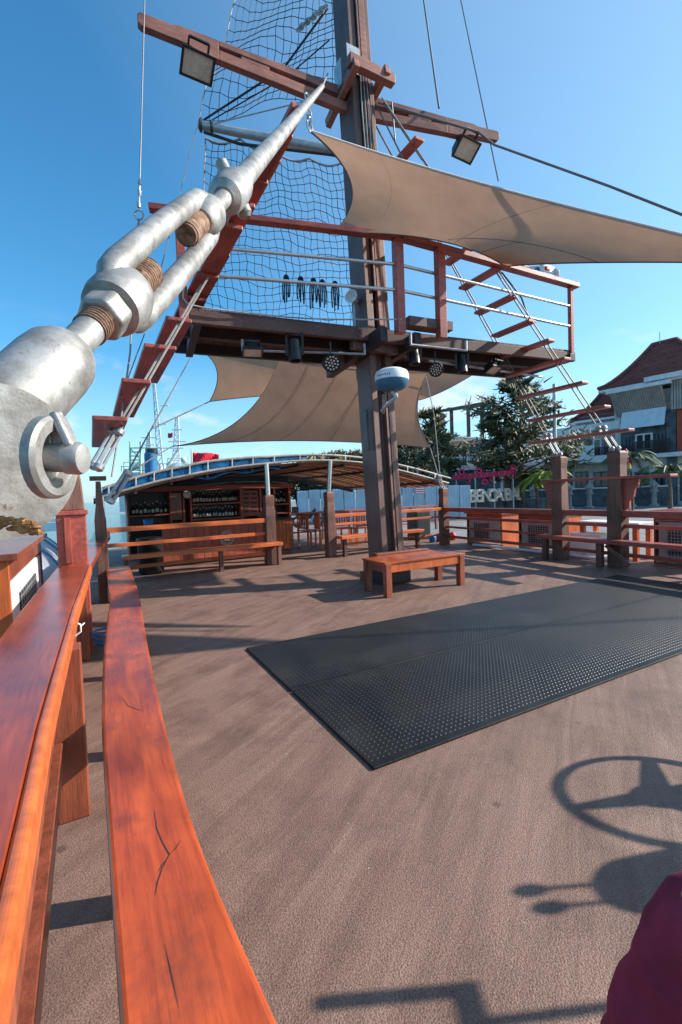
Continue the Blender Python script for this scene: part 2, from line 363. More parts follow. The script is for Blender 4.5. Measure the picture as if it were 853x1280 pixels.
def deckmat():
    m = bpy.data.materials.new('deck_coating'); m.use_nodes = True; n = m.node_tree; L = n.links; b = n.nodes['Principled BSDF']
    t = n.nodes.new('ShaderNodeTexCoord')
    mp = n.nodes.new('ShaderNodeVectorRotate'); mp.rotation_type = 'Z_AXIS'; mp.inputs['Angle'].default_value = R(28.5); L.new(t.outputs['Object'], mp.inputs[0])
    ms = n.nodes.new('ShaderNodeMapping'); ms.inputs['Scale'].default_value = (1.0, .13, 1); L.new(mp.outputs[0], ms.inputs[0])
    a = n.nodes.new('ShaderNodeTexNoise'); a.inputs['Scale'].default_value = 11; a.inputs['Detail'].default_value = 9; a.inputs['Distortion'].default_value = .5; L.new(ms.outputs[0], a.inputs[0])
    r = n.nodes.new('ShaderNodeValToRGB'); E = r.color_ramp.elements; E[0].position = .32; E[0].color = (.175, .098, .070, 1); E[1].position = .72; E[1].color = (.255, .152, .112, 1)
    L.new(a.outputs['Fac'], r.inputs[0])
    g = n.nodes.new('ShaderNodeTexNoise'); g.inputs['Scale'].default_value = 190; g.inputs['Detail'].default_value = 4; L.new(t.outputs['Object'], g.inputs[0])
    gr = n.nodes.new('ShaderNodeMapRange'); gr.inputs['From Min'].default_value = .3; gr.inputs['From Max'].default_value = .7; gr.inputs['To Min'].default_value = .55; gr.inputs['To Max'].default_value = 1.42; L.new(g.outputs['Fac'], gr.inputs[0])
    v = n.nodes.new('ShaderNodeVectorMath'); v.operation = 'SCALE'; L.new(r.outputs[0], v.inputs[0]); L.new(gr.outputs[0], v.inputs['Scale'])
    # stains
    s = n.nodes.new('ShaderNodeTexNoise'); s.inputs['Scale'].default_value = 2.6; s.inputs['Detail'].default_value = 6; s.inputs['Roughness'].default_value = .7; L.new(t.outputs['Object'], s.inputs[0])
    sr = n.nodes.new('ShaderNodeValToRGB'); sr.color_ramp.elements[0].position = .30; sr.color_ramp.elements[0].color = (.66, .62, .62, 1); sr.color_ramp.elements[1].position = .52; sr.color_ramp.elements[1].color = (1, 1, 1, 1); L.new(s.outputs['Fac'], sr.inputs[0])
    x = n.nodes.new('ShaderNodeMixRGB'); x.blend_type = 'MULTIPLY'; x.inputs[0].default_value = 1; L.new(v.outputs[0], x.inputs[1]); L.new(sr.outputs[0], x.inputs[2])
    # small dark drips and orange scuffs
    vo = n.nodes.new('ShaderNodeTexVoronoi'); vo.inputs['Scale'].default_value = 2.1; L.new(t.outputs['Object'], vo.inputs[0])
    vr = n.nodes.new('ShaderNodeValToRGB'); vr.color_ramp.elements[0].position = .03; vr.color_ramp.elements[0].color = (.35, .3, .3, 1); vr.color_ramp.elements[1].position = .06; vr.color_ramp.elements[1].color = (1, 1, 1, 1); L.new(vo.outputs['Distance'], vr.inputs[0])
    x2 = n.nodes.new('ShaderNodeMixRGB'); x2.blend_type = 'MULTIPLY'; x2.inputs[0].default_value = .7; L.new(x.outputs[0], x2.inputs[1]); L.new(vr.outputs[0], x2.inputs[2])
    sc_ = n.nodes.new('ShaderNodeTexNoise'); sc_.inputs['Scale'].default_value = 4.3; sc_.inputs['Detail'].default_value = 10; sc_.inputs['Roughness'].default_value = .8; L.new(ms.outputs[0], sc_.inputs[0])
    sr2 = n.nodes.new('ShaderNodeValToRGB'); sr2.color_ramp.elements[0].position = .62; sr2.color_ramp.elements[0].color = (0, 0, 0, 1); sr2.color_ramp.elements[1].position = .70; sr2.color_ramp.elements[1].color = (.6,)*3+(1,); L.new(sc_.outputs['Fac'], sr2.inputs[0])
    x3 = n.nodes.new('ShaderNodeMixRGB'); x3.inputs[2].default_value = (.30, .11, .06, 1); L.new(sr2.outputs[0], x3.inputs[0]); L.new(x2.outputs[0], x3.inputs[1])
    pl2 = n.nodes.new('ShaderNodeTexVoronoi'); pl2.inputs['Scale'].default_value = 9; L.new(t.outputs['Object'], pl2.inputs[0])
    pr2 = n.nodes.new('ShaderNodeValToRGB'); pr2.color_ramp.elements[0].position = .018; pr2.color_ramp.elements[0].color = (1, 1, 1, 1); pr2.color_ramp.elements[1].position = .03; pr2.color_ramp.elements[1].color = (0, 0, 0, 1); L.new(pl2.outputs['Distance'], pr2.inputs[0])
    x4 = n.nodes.new('ShaderNodeMixRGB'); x4.inputs[2].default_value = (.5, .45, .42, 1); L.new(pr2.outputs[0], x4.inputs[0]); L.new(x3.outputs[0], x4.inputs[1])
    L.new(x4.outputs[0], b.inputs['Base Color']); b.inputs['Roughness'].default_value = .62
    ad = n.nodes.new('ShaderNodeMath'); ad.operation = 'MULTIPLY_ADD'; ad.inputs[1].default_value = 1.6; L.new(a.outputs['Fac'], ad.inputs[0]); L.new(g.outputs['Fac'], ad.inputs[2])
    bp = n.nodes.new('ShaderNodeBump'); bp.inputs['Strength'].default_value = .75; bp.inputs['Distance'].default_value = .005; L.new(ad.outputs[0], bp.inputs['Height']); L.new(bp.outputs[0], b.inputs['Normal'])
    return m
M['deck'] = deckmat()
M['mat'] = mat('black_rubber', (.009, .010, .011), .5, 0, .3, 2.2, .25, 40, spec=.35, col2=(.022, .021, .020), c2pos=(.5, .75))
M['stud'] = mat('rubber_stud', (.022, .024, .026), .42, 0, .2, 3, 0, 60, spec=.6)

def leafmat(name, a, b_):
    m = bpy.data.materials.new(name); m.use_nodes = True; n = m.node_tree; L = n.links; b = n.nodes['Principled BSDF']
    g = n.nodes.new('ShaderNodeNewGeometry'); r = n.nodes.new('ShaderNodeValToRGB'); r.color_ramp.elements[0].color = (*a, 1); r.color_ramp.elements[1].color = (*b_, 1)
    L.new(g.outputs['Random Per Island'], r.inputs[0]); L.new(r.outputs[0], b.inputs['Base Color']); b.inputs['Roughness'].default_value = .6
    b.inputs['Transmission Weight'].default_value = 0
    return m
M['leaf'] = leafmat('casuarina_foliage', (.045, .06, .028), (.15, .15, .065))
M['palm'] = leafmat('palm_foliage', (.14, .18, .02), (.42, .40, .06))
M['palmd'] = leafmat('dark_palm_foliage', (.025, .06, .015), (.09, .14, .03))

def watermat():
    m = bpy.data.materials.new('sea_water'); m.use_nodes = True; n = m.node_tree; L = n.links; b = n.nodes['Principled BSDF']
    b.inputs['Base Color'].default_value = (.02, .10, .14, 1); b.inputs['Roughness'].default_value = .12
    t = n.nodes.new('ShaderNodeTexCoord'); a = n.nodes.new('ShaderNodeTexNoise'); a.inputs['Scale'].default_value = 1.1; a.inputs['Detail'].default_value = 8; L.new(t.outputs['Object'], a.inputs[0])
    bp = n.nodes.new('ShaderNodeBump'); bp.inputs['Strength'].default_value = .8; bp.inputs['Distance'].default_value = .35; L.new(a.outputs['Fac'], bp.inputs['Height']); L.new(bp.outputs[0], b.inputs['Normal']); return m
M['water'] = watermat()

# ------------------------------------------------------------------ SETTING: sea, quay, deck
o = link('sea', MB().grid([[(-3000, -500, -2), (3000, -500, -2)], [(-3000, 5000, -2), (3000, 5000, -2)]]), M['water'], kind='structure')
QZ = -.6
qp = [(14, -60), (160, -60), (160, 140), (-14, 140), (-9, 40), (-4.0, 19.5), (4.6, 16.5), (9.2, 8)]
o = link('quay', MB().prism([(x, y, QZ-1.6) for x, y in qp], (0, 0, 1.6)), M['asphalt'], kind='structure')
def NF(n, f, z=0.0): return N1*n+F1*f+Z*z            # ship coordinates -> world
hull = [NF(-1.6, -6), NF(9.0, -6), NF(9.0, 10), NF(7.5, 13.6), NF(4, 15.2), NF(.6, 14.6), NF(-1.6, 12)]
o = link('deck', MB().prism([p+Z*-.12 for p in hull], (0, 0, .12)), M['deck'], kind='structure')
o = link('hull', MB().prism([p+Z*-2.6 for p in [q*1.0 for q in hull]], (0, 0, 2.476)), M['dark'], kind='structure')

# rubber mats: two sheets side by side
A = G(308, 812); B = G(468, 964); Cc = G(766, 719)
wm = (B-A); lm = (Cc-A); e1 = wm.normalized(); e2 = (lm-e1*lm.dot(e1)).normalized()
Wd = wm.length/2; Ln = lm.length
for i in range(2):
    p = A+e1*(Wd*i+.004*i); 
    t = thing('rubber_mat', p+e2*Ln/2+e1*Wd/2, ('black studded rubber mat on the side nearest the mast', 'black studded rubber mat on the side nearest the viewer')[i], 'mat', 'studded rubber mats laid side by side on the deck')
    q = [p, p+e1*(Wd-.006), p+e1*(Wd-.006)+e2*Ln, p+e2*Ln]
    link('sheet', MB().prism([x+Z*.003 for x in q], Z*.013), M['mat'], t, bevel=.004)
    st = MB(); sp = .034; nx = int((Wd-.04)/sp); ny = int((Ln-.04)/sp)
    for a in range(nx):
        for b in range(ny):
            c = p+e1*(.025+a*sp+(.5*sp if b % 2 else 0)*0)+e2*(.025+b*sp)+Z*.0162; s = .006; k = len(st.v)
            u_ = e1*s; v_ = e2*s; h = Z*.0022
            st.v += [c-u_-v_, c+u_-v_, c+u_+v_, c-u_+v_, c-u_*.5-v_*.5+h, c+u_*.5-v_*.5+h, c+u_*.5+v_*.5+h, c-u_*.5+v_*.5+h]
            st.f += [(k+4, k+5, k+6, k+7), (k, k+1, k+5, k+4), (k+1, k+2, k+6, k+5), (k+2, k+3, k+7, k+6), (k+3, k, k+4, k+7)]
    link('stud', st, M['stud'], t, kind='stuff', recalc=False)

# ------------------------------------------------------------------ RAILINGS
RZ = .9
def wob(pts, w, h, zt, mb=None):
    """plank following pts (centre line of top), width w"""
    mb = mb or MB(); n = len(pts); L_ = []
    for i, p in enumerate(pts):
        t = (pts[min(i+1, n-1)]-pts[max(i-1, 0)]); t.z = 0; t.normalize(); x = V((t.y, -t.x, 0)); ww = w[i] if isinstance(w, list) else w
        L_.append([p+x*ww/2-Z*h, p+x*ww/2, p-x*ww/2, p-x*ww/2-Z*h])
    k = len(mb.v)
    for r in L_: mb.v += r
    for i in range(n-1):
        a = k+i*4
        for j in range(4): mb.f.append((a+j, a+(j+1) % 4, a+4+(j+1) % 4, a+4+j))
    mb.f += [(k, k+1, k+2, k+3), tuple(k+(n-1)*4+j for j in (3, 2, 1, 0))]
    return mb
# left railing
RL_ = .80
inner = [G(-60, 1500, RL_), G(46, 1000, RL_), G(63, 902, RL_), G(78, 838, RL_), G(98, 758, RL_), G(115, 706, RL_)]
lr = thing('railing', NF(-.2, 2.0), 'left railing with broad red varnished cap plank running along the bench', 'railing')
WR = .26
cp = [p-N1*WR/2 for p in inner]; cp[0] = cp[1]-F1*1.6
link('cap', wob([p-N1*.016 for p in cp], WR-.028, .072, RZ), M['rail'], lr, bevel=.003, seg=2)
link('sunlit_edge', wob([p+N1*(WR/2-.0155)-Z*.002 for p in cp], .030, .08, RZ), M['sunrail'], lr, bevel=.013, seg=4)  # worn lip of the cap, its direct sun painted in as brighter orange
_a = G(147, 664, RZ); _a.z = 0; _p = G(339, 705); _d = (G(556, 680)-_p); _d.z = 0; CL0 = _p-_d.normalized()*((_p-_a).length)
in2 = [inner[-1]+F1*.004, G(127, 683, .83), G(138, 670, .85), V((CL0.x, CL0.y, .865))+N1*.10+F1*.02]
link('cap', wob([p-N1*.12-Z*.004 for p in in2], .24, .05, RZ), M['rail'], lr, bevel=.01)
nl = [(-.8, .3), (.25, .8), (1.12, 1.25), (2.15, 2.15), (3.1, 3.2), (4.4, 4.4)]
for f in (-.9, .1, 2.28, 4.5, 5.9, 7.2):
    link('post', MB().beam(NF(-.13, f, -.0), NF(-.13, f, RL_-.065), .12, .10, F1), M['post'], lr, bevel=.006)
for z0, f0_, f1_ in ((.56, -1.5, 2.2), (.30, -1.5, 2.2), (.56, 2.36, 4.4), (.30, 2.36, 4.4), (.58, 4.6, 8.1), (.32, 4.6, 8.1)):
    link('slat', MB().beam(NF(-.15, f0_, z0), NF(-.17, f1_, z0+.02), .035, .085), M['post'], lr, bevel=.004)

# corner posts / rails measured
CL = G(147, 664, RZ); CL.z = 0
P3 = G(339, 705); P4 = G(414, 696); CR = G(556, 680)
bdir = (CR-P3); bdir.z = 0; bdir.normalize(); bn = V((-bdir.y, bdir.x, 0))
CL = P3-bdir*((P3-CL).length)
def BP(u, v, off): return HIT(u, v, bn, bn.dot(P3)+off)
br = thing('railing', (P3+CL)/2, 'railing in front of the bar with orange lit cap and three bars', 'railing')
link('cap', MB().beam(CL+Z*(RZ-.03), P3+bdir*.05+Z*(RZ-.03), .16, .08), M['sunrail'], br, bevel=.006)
for z0, hh in ((.61, .065), (.22, .065)):
    link('bar', MB().beam(CL+Z*z0, P3+Z*z0, .03, hh), M['sunrail'], br, bevel=.004)
link('post', MB().beam(CL-bdir*.02+Z*0, CL-bdir*.02+Z*(RZ-.045), .1, .1, F1), M['brown'], br, bevel=.006)
def bollard(p, h, wd, label, capw=.0):
    """heavy square post with chamfered, slightly waisted head"""
    mb = MB(); s = wd
    prof = [(0, s), (RZ-.08, s), (RZ+.06, s*.97), (h-.22, s*.84), (h-.12, s*.92), (h-.03, s*.93), (h, s*.7)]
    for (z0, a), (z1, b) in zip(prof[:-1], prof[1:]):
        pass
    i0 = 0
    for z0, a in prof:
        for sx, sy in ((-1, -1), (1, -1), (1, 1), (-1, 1)): mb.v.append(p+N1*sx*a/2+F1*sy*a/2+Z*z0)
    for k in range(len(prof)-1):
        for j in range(4): mb.f.append((k*4+j, k*4+(j+1) % 4, k*4+4+(j+1) % 4, k*4+4+j))
    mb.f += [(3, 2, 1, 0), tuple(len(prof)*4-4+j for j in range(4))]
    o = link('wooden_post', mb, M['brown'], bevel=.012, seg=3); return tag(o, label, 'post', 'heavy brown deck posts along the railings')
bollard(P3, 1.36, .2, 'brown deck post at the right end of the bar railing, steel pipe on top')
bollard(P4, 1.38, .19, 'brown deck post left of the mast beside the railing opening')
bollard(CR, 1.38, .19, 'brown deck post at the far corner of the deck, right of the mast')
def bench_lat(p, q, label, legs):
    t = thing('bench', (p+q)/2, label, 'bench', 'plank benches along the deck railings')
    d = (q-p).normalized(); x = V((d.y, -d.x, 0))
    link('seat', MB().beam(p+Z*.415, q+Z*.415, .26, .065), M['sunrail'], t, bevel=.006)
    for L_ in legs:
        c = p.lerp(q, L_)
        link('leg', MB().beam(c+Z*.0, c+Z*.38, .07, .09, x), M['brown'], t, bevel=.004)
    return t
off = -bn*.2
bench_lat(CL+off+bdir*.25, P3+off+bdir*.14, 'long plank bench in front of the bar, orange in the sun', (.02, .58, .985))
bench_lat(P4+off+bdir*.1, CR+off-bdir*.9, 'short plank bench behind the mast with its left leg in view', (.06, .95))
fr = thing('railing', (P4+CR)/2, 'middle railing behind the mast with orange bars', 'railing')
link('cap', MB().beam(P4+Z*(RZ-.03), CR+Z*(RZ-.03), .14, .07), M['sunrail'], fr, bevel=.006)
for z0 in (.68, .24): link('bar', MB().beam(P4+Z*z0, CR+Z*z0, .03, .05), M['sunrail'], fr, bevel=.004)
# right side railing
RE = G(853, 640, RZ); RE.z = 0
nR = N1.dot(CR); 
rdir = (RE-CR).normalized(); rx_ = V((-rdir.y, rdir.x, 0))
if rx_.dot(N1) > 0: rx_ = -rx_
REnd = CR+rdir*((RE-CR).length+3.2)
def RL(u): return HIT(u, 608, V((rdir.y, -rdir.x, 0)), V((rdir.y, -rdir.x, 0)).dot(CR))
rr = thing('railing', (CR+REnd)/2, 'right railing with thick dark red cap in front of the boxed air conditioners', 'railing')
link('cap', MB().beam(CR+Z*(RZ-.045), REnd+Z*(RZ-.045), .17, .10), M['rat'], rr, bevel=.012)
for z0 in (.66, .20): link('bar', MB().beam(CR+Z*z0, REnd+Z*z0, .03, .06), M['rat'], rr, bevel=.004)
p697 = RL(700); p697.z = 0; p770 = RL(772); p770.z = 0
bollard(p697, 1.86, .21, 'left one of the two tall shroud posts in the right railing', )
bollard(p770, 1.86, .23, 'right one of the two tall shroud posts, with a scrolled bracket')
link('bar', MB().beam(CR+Z*.43, p697+Z*.43, .03, .05), M['rat'], rr, bevel=.004)
t = thing('bench', p770+rx_*.2, 'plank bench along the right railing on block legs', 'bench', 'plank benches along the deck railings')
b0 = p697-rdir*.25+rx_*.22; b1 = REnd+rx_*.22
link('seat', MB().beam(b0+Z*.42, b1+Z*.42, .27, .06), M['rat'], t, bevel=.006)
for k in (.1, 1.15, 2.6, 4.2):
    c = b0+rdir*k; link('leg', MB().beam(c, c+Z*.395, .09, .09, rdir), M['brown'], t, bevel=.004)
    if k == 1.15: link('brace', MB().beam(c+rdir*.1+Z*.36-rx_*.0, c+rdir*.42+Z*.06-rx_*.1, .05, .06), M['brown'], t, bevel=.004)

# left near shroud post (bitt) with collar, standing on rail
pb = G(102, 706, RL_)-N1*.06+F1*.16; pb.z = 0
t = thing('shroud_post', pb, 'massive dark red shroud post with collar beside the left railing cap', 'post')
def sqr(mb, c, prof):
    i0 = len(mb.v)
    for z0, a, b in prof:
        for sx, sy in ((-1, -1), (1, -1), (1, 1), (-1, 1)): mb.v.append(V(c)+N1*sx*a/2+F1*sy*b/2+Z*z0)
    for k in range(len(prof)-1):
        for j in range(4): mb.f.append((i0+k*4+j, i0+k*4+(j+1) % 4, i0+k*4+4+(j+1) % 4, i0+k*4+4+j))
    mb.f += [tuple(i0+j for j in (3, 2, 1, 0)), tuple(i0+len(prof)*4-4+j for j in range(4))]; return mb
link('shaft', sqr(MB(), pb, [(0, .23, .23), (1.24, .23, .23)]), M['rat'], t, bevel=.008)
link('collar', sqr(MB(), pb, [(1.24, .27, .27), (1.28, .27, .27)]), M['rat'], t, bevel=.006)
link('head', sqr(MB(), pb, [(1.28, .22, .22), (1.52, .19, .19), (1.61, .17, .17)]), M['brown'], t, bevel=.01)
link('batten', MB().box(pb-F1*.128+Z*1.02-N1*.03, .05, .024, .40, N1, F1), M['panel'], t, bevel=.003)
# far left post with T head
pt = G(137, 668, RZ)-N1*.1; pt.z = 0
t = thing('wooden_post', pt, 'slim brown post with a block on top at the far end of the left railing', 'post')
link('shaft', sqr(MB(), pt, [(0, .14, .14), (1.1, .14, .14), (1.3, .09, .09), (1.62, .06, .06)]), M['brown'], t, bevel=.006)
link('head_block', MB().box(pt+Z*1.66, .2, .1, .06, N1, F1), M['brown'], t, bevel=.006)

# ------------------------------------------------------------------ LEFT BENCH (curved natural plank)
L_in = [(150, 1280), (132, 1000), (127, 880), (131, 800), (138, 746)]
R_in = [(350, 1280), (246, 1040), (203, 890), (184, 800), (173, 735)]
SB = .45
def catm(P, n=6):
    out = []
    for i in range(len(P)-1):
        p0 = P[max(i-1, 0)]; p1 = P[i]; p2 = P[i+1]; p3 = P[min(i+2, len(P)-1)]
        for k in range(n):
            t = k/n; out.append(.5*((2*p1)+(p2-p0)*t+(2*p0-5*p1+4*p2-p3)*t*t+(3*p1-p0-3*p2+p3)*t**3))
    out.append(P[-1]); return out
la = catm([G(u, v, SB) for u, v in L_in]); ra = catm([G(u, v, SB) for u, v in R_in])
la = [la[0]-F1*1.3]+la; ra = [ra[0]-F1*1.3-N1*.0]+ra
mb = MB(); th = .055
for a, b in zip(la, ra): mb.v += [a-Z*th, a, b, b-Z*th]
for i in range(len(la)-1):
    for j in range(4): mb.f.append((i*4+j, i*4+(j+1) % 4, i*4+4+(j+1) % 4, i*4+4+j))
n_ = len(la)*4; mb.f += [(0, 1, 2, 3), (n_-1, n_-2, n_-3, n_-4)]
t = thing('bench', NF(.35, 2), 'long curved plank bench in the foreground with cracks in its orange red seat', 'bench', 'plank benches along the deck railings')
link('seat', mb, M['bench'], t, bevel=.014, seg=3)
for f in (-.3, .86, 1.75, 2.8, 3.9):
    i = min(range(1, len(la)), key=lambda i: abs((la[i]).dot(F1)-f)); c = (la[i]+ra[i])/2
    link('leg', MB().beam(V((c.x, c.y, 0))+N1*.03, V((c.x, c.y, SB-th))+N1*.03, .06, .14, N1), M['post'], t, bevel=.004)
def crack(pts, w=.0015):
    mb = MB(); P = [G(u, v, SB+.0008) for u, v in pts]
    for i in range(len(P)-1):
        d = (P[i+1]-P[i]).normalized(); x = V((d.y, -d.x, 0))
        w0 = w*(.25 if i == 0 else 1); w1 = w*(.25 if i == len(P)-2 else 1); k = len(mb.v)
        mb.v += [P[i]-x*w0, P[i]+x*w0, P[i+1]+x*w1, P[i+1]-x*w1]; mb.f.append((k, k+1, k+2, k+3))
    link('crack', mb, M['dark'], t)
crack([(193, 1012), (196, 1035), (203, 1052), (212, 1068), (203, 1085), (197, 1103), (194, 1120)])
crack([(212, 1068), (220, 1060), (226, 1050)], .0015)
crack([(211, 1072), (203, 1080), (198, 1090)], .0015)
crack([(153, 872), (160, 882), (170, 886), (180, 889)], .0015)
crack([(206, 1180), (214, 1215), (224, 1260)], .001)
# second bench piece
q = [G(139, 738, .43), G(150, 722, .43), G(152, 700, .43), G(175, 698, .43), G(174, 727, .43)]
q = [la[-1]+F1*.02-Z*.02, la[-1]+F1*2.3-Z*.02+N1*.02, la[-1]+F1*2.3+N1*.32-Z*.02, ra[-1]+F1*.03-Z*.02+N1*.0]
t2 = thing('bench', (q[0]+q[2])/2*V((1, 1, 0)), 'shaded far length of plank bench in the left rear deck corner', 'bench', 'plank benches along the deck railings')
link('seat', MB().prism([p-Z*.05 for p in q], Z*.05), M['bench'], t2, bevel=.008)
for k in (.15, .85):
    c = q[0].lerp(q[1], k)+N1*.15; link('leg', MB().beam(V((c.x, c.y, 0)), V((c.x, c.y, .38)), .2, .07, F1), M['post'], t2)

c = NF(-.12, 3.1, .62)
tag(link('cable_tie', MB().tube([c+V((0, 0, .03)), c+N1*.03+Z*.01, c+N1*.03-Z*.03, c-Z*.05], .006, 6).tube([c+N1*.03, c+N1*.05+Z*.01+F1*.03], .004, 6), M['white'], smooth=True), 'white rope end knotted round a slat of the left railing', 'rope')
c = NF(.12, 4.7, .03)
tag(link('hose', MB().tube([c+V((math.cos(a*.5)*(.12+.002*a), math.sin(a*.5)*(.12+.002*a), .004*a)) for a in range(40)], .012, 6), M['blue'], smooth=True), 'coil of thin blue hose on the deck behind the far end of the bench', 'hose')
# ------------------------------------------------------------------ MAST BENCH / TABLE
a = G(484, 748, 0)+Z*.45; ex = N1.copy(); ey = F1.copy(); lx = 1.32; wy = .56
t = thing('low_table', (a+ex*lx/2+ey*wy/2)*V((1, 1, 0)), 'low red brown wooden bench table in front of the mast', 'table')
def TP(x, y, z): return a*V((1, 1, 0))+ex*x+ey*y+Z*z
nb = 4
for k in range(nb):
    y0 = wy*k/nb; link('board', MB().box(TP(lx/2, y0+wy/nb/2, .4375), lx+.03, wy/nb-.003+(.0 if k else 0), .025, ex, ey), M['raillat'], t, bevel=.003)
for sx in (.045, lx-.045):
    for sy in (.045, wy-.045): link('leg', MB().box(TP(sx, sy, .2125), .085, .085, .425, ex, ey), M['orange'] if False else M['post'], t, bevel=.004)
for y in (.03, wy-.03): link('apron', MB().box(TP(lx/2, y, .368), lx-.18, .025, .112, ex, ey), M['orange'], t, bevel=.003)  # long aprons painted in the sunlit orange, short ones in the shaded tone
for x in (.03, lx-.03): link('apron', MB().box(TP(x, wy/2, .368), .025, wy-.18, .112, ex, ey), M['post'], t, bevel=.003)

# ------------------------------------------------------------------ MAST
m0 = D(482, 676, 6.95); m1 = D(437, 0, 7.15); md = (m1-m0).normalized()
mbase = m0-md*(m0.z/md.z); mtop = mbase+md*14.5
def MZ(z): return mbase+md*(z/md.z)
mt = thing('mast', mbase, 'main mast of grey brown timber with recessed front channel', 'mast')
mx_ = (N1-md*N1.dot(md)).normalized(); my_ = md.cross(mx_).normalized()
if my_.dot(F1) < 0: my_ = -my_
S = .39
for sgn in (-1, 1):
    p = mx_*sgn*(S/2-.055)
    link('cheek', MB().beam(mbase+p, MZ(3.35)+p, .11, S, my_), M['mast'], mt, bevel=.008)
    link('cheek', MB().beam(MZ(3.36)+p, mtop+p*.8, .12, S+.03, my_), M['mast'], mt, bevel=.008)
link('core', MB().beam(mbase+my_*.03, mtop+my_*.03, S-.22-.003, S-.14, my_), M['mast'], mt, bevel=.004)
link('ridge', MB().beam(mbase-my_*.195+mx_*.02, MZ(3.0)-my_*.195+mx_*.02, .035, .09, my_), M['mast'], mt, bevel=.004)
link('ridge', MB().beam(MZ(4.3)-my_*.20-mx_*.04, mtop-my_*.20-mx_*.04, .03, .09, my_), M['mast'], mt, bevel=.004)
link('filler_strip', MB().beam(MZ(3.7)-my_*.19+mx_*.05, mtop-my_*.19+mx_*.05, .10, .08, my_), M['yard'], mt, bevel=.004)
link('foot_collar', MB().beam(mbase-my_*.3-mx_*.42+Z*.40, mbase-my_*.3+mx_*.5+Z*.40, .12, .12), M['post'], mt, bevel=.006)
link('foot_collar', MB().beam(mbase+my_*.28-mx_*.3+Z*.08, mbase+my_*.28+mx_*.3+Z*.08, .1, .15), M['post'], mt, bevel=.006)
link('foot_block', MB().box(mbase+Z*.1, .5, .48, .2, N1, F1), M['dark'], mt, bevel=.01)
# side plate / hook
link('steel_plate', MB().box(MZ(7.75)-my_*.24-mx_*.16, .22, .015, .42, mx_, my_, md), M['galv'], mt, bevel=.003)
link('steel_plate', MB().box(MZ(7.6)-mx_*.33-my_*.05, .2, .012, .4, my_, mx_, md), M['galv'], mt, bevel=.003)

# yard with two planks each side + yoke
yl = D(172, 25, 5.75); zy = yl.z
yr = G(622, 172, zy)
yc = MZ(zy)
yt = thing('yard', yc, 'wooden yard arm crossing the upper mast, carrying two floodlights', 'spar')
yd = (yr-yl); yd.normalize(); yn = V((-yd.y, yd.x, 0))
def arm(p, q, nm):
    """flat timber with a shaped, stepped tip and a long slot, widening toward the mast"""
    d = (q-p); L_ = d.length; d.normalize(); 
    top = [(0, .045), (.03, .075), (.5, .075), (.56, .10), (L_, .155)]
    bot = [(L_, -.155), (.85, -.12), (.7, -.085), (.05, -.075), (0, -.045)]
    pts = [p+d*x+Z*z for x, z in top+bot]
    return link(nm, MB().prism([x-yn*.05 for x in pts], yn*.10), M['yard'], yt, bevel=.008)
# split the arm into upper and lower rails with a slot
def arm2(tip, root, sgn):
    d = (root-tip); L_ = d.length; d.normalize(); o_ = yn*0
    def pr(pts, nm, t_=.10): link(nm, MB().prism([tip+d*x+Z*z-yn*t_/2 for x, z in pts], yn*t_), M['yard'], yt, bevel=.007)
    pr([(0, .04), (.04, .07), (.42, .07), (.5, .095), (1.0, .10), (1.0, -.15), (.75, -.15), (.6, -.10), (.04, -.09), (0, -.06)], 'tip')
    pr([(1.002, .10), (L_, .15), (L_, .02), (1.002, .03)], 'rail')
    pr([(1.002, -.02), (L_, -.06), (L_, -.19), (1.002, -.15)], 'rail')
    pr([(1.3, .028), (1.7, .022), (1.7, -.03), (1.3, -.025)], 'spacer', .08)
arm2(yl, yc-yd*.18, 1); arm2(yr, yc+yd*.18, -1)
for s in (-1, 1):
    link('yoke', MB().beam(yc-my_*.48+mx_*s*.27+Z*(.22 if s > 0 else .1), yc+my_*.45+mx_*s*.27+Z*(.08 if s > 0 else -.06), .09, .14), M['yard'], yt, bevel=.008)
link('yoke', MB().beam(yc-my_*.40-mx_*.36+Z*.16, yc-my_*.40+mx_*.42+Z*.16, .12, .15), M['yard'], yt, bevel=.008)

def floodlight(c, face, label, s=.3):
    """box lamp: housing with fins, glass, bracket"""
    t = thing('floodlight', c, label, 'floodlight', 'black floodlights hung on the rigging')
    f = V(face).normalized(); x = f.cross(Z).normalized(); y = x.cross(f)
    c = V(c)
    mb = MB(); mb.quadbox([c-x*s/2-y*s*.36, c+x*s/2-y*s*.36, c+x*s/2+y*s*.36, c-x*s/2+y*s*.36], [c-f*s*.38-x*s*.36-y*s*.2, c-f*s*.38+x*s*.36-y*s*.2, c-f*s*.38+x*s*.36+y*s*.26, c-f*s*.38-x*s*.36+y*s*.26])
    link('housing', mb, M['black'], t, bevel=.006)
    fr_ = MB()
    for sx in (-1, 1): fr_.box(c+x*sx*s*.47+f*.012, s*.07, s*.74, .024, x, y, f)
    for sy in (-1, 1): fr_.box(c+y*sy*s*.335+f*.012, s*.86, s*.07, .026, x, y, f)
    link('frame', fr_, M['black'], t)
    link('glass', MB().box(c+f*.008, s*.88, s*.62, .01, x, y, f), M['lens'], t)
    br_ = MB(); 
    for sx in (-1, 1): br_.beam(c+x*sx*s*.3-f*s*.2+y*s*.2, c+x*sx*s*.3-f*s*.2+y*s*.55, .02, .04)
    br_.beam(c-x*s*.3-f*s*.2+y*s*.55, c+x*s*.3-f*s*.2+y*s*.55, .03, .02)
    link('bracket', br_, M['black'], t)
    return t
fl = D(247, 82, 6.0); floodlight(fl, (V((.30, -.50, -.82))), 'floodlight under the left arm of the yard', .42)
fl = D(583, 187, 7.7); floodlight(fl, (V((.30, -.5, -.8))), 'floodlight under the right arm of the yard', .44)

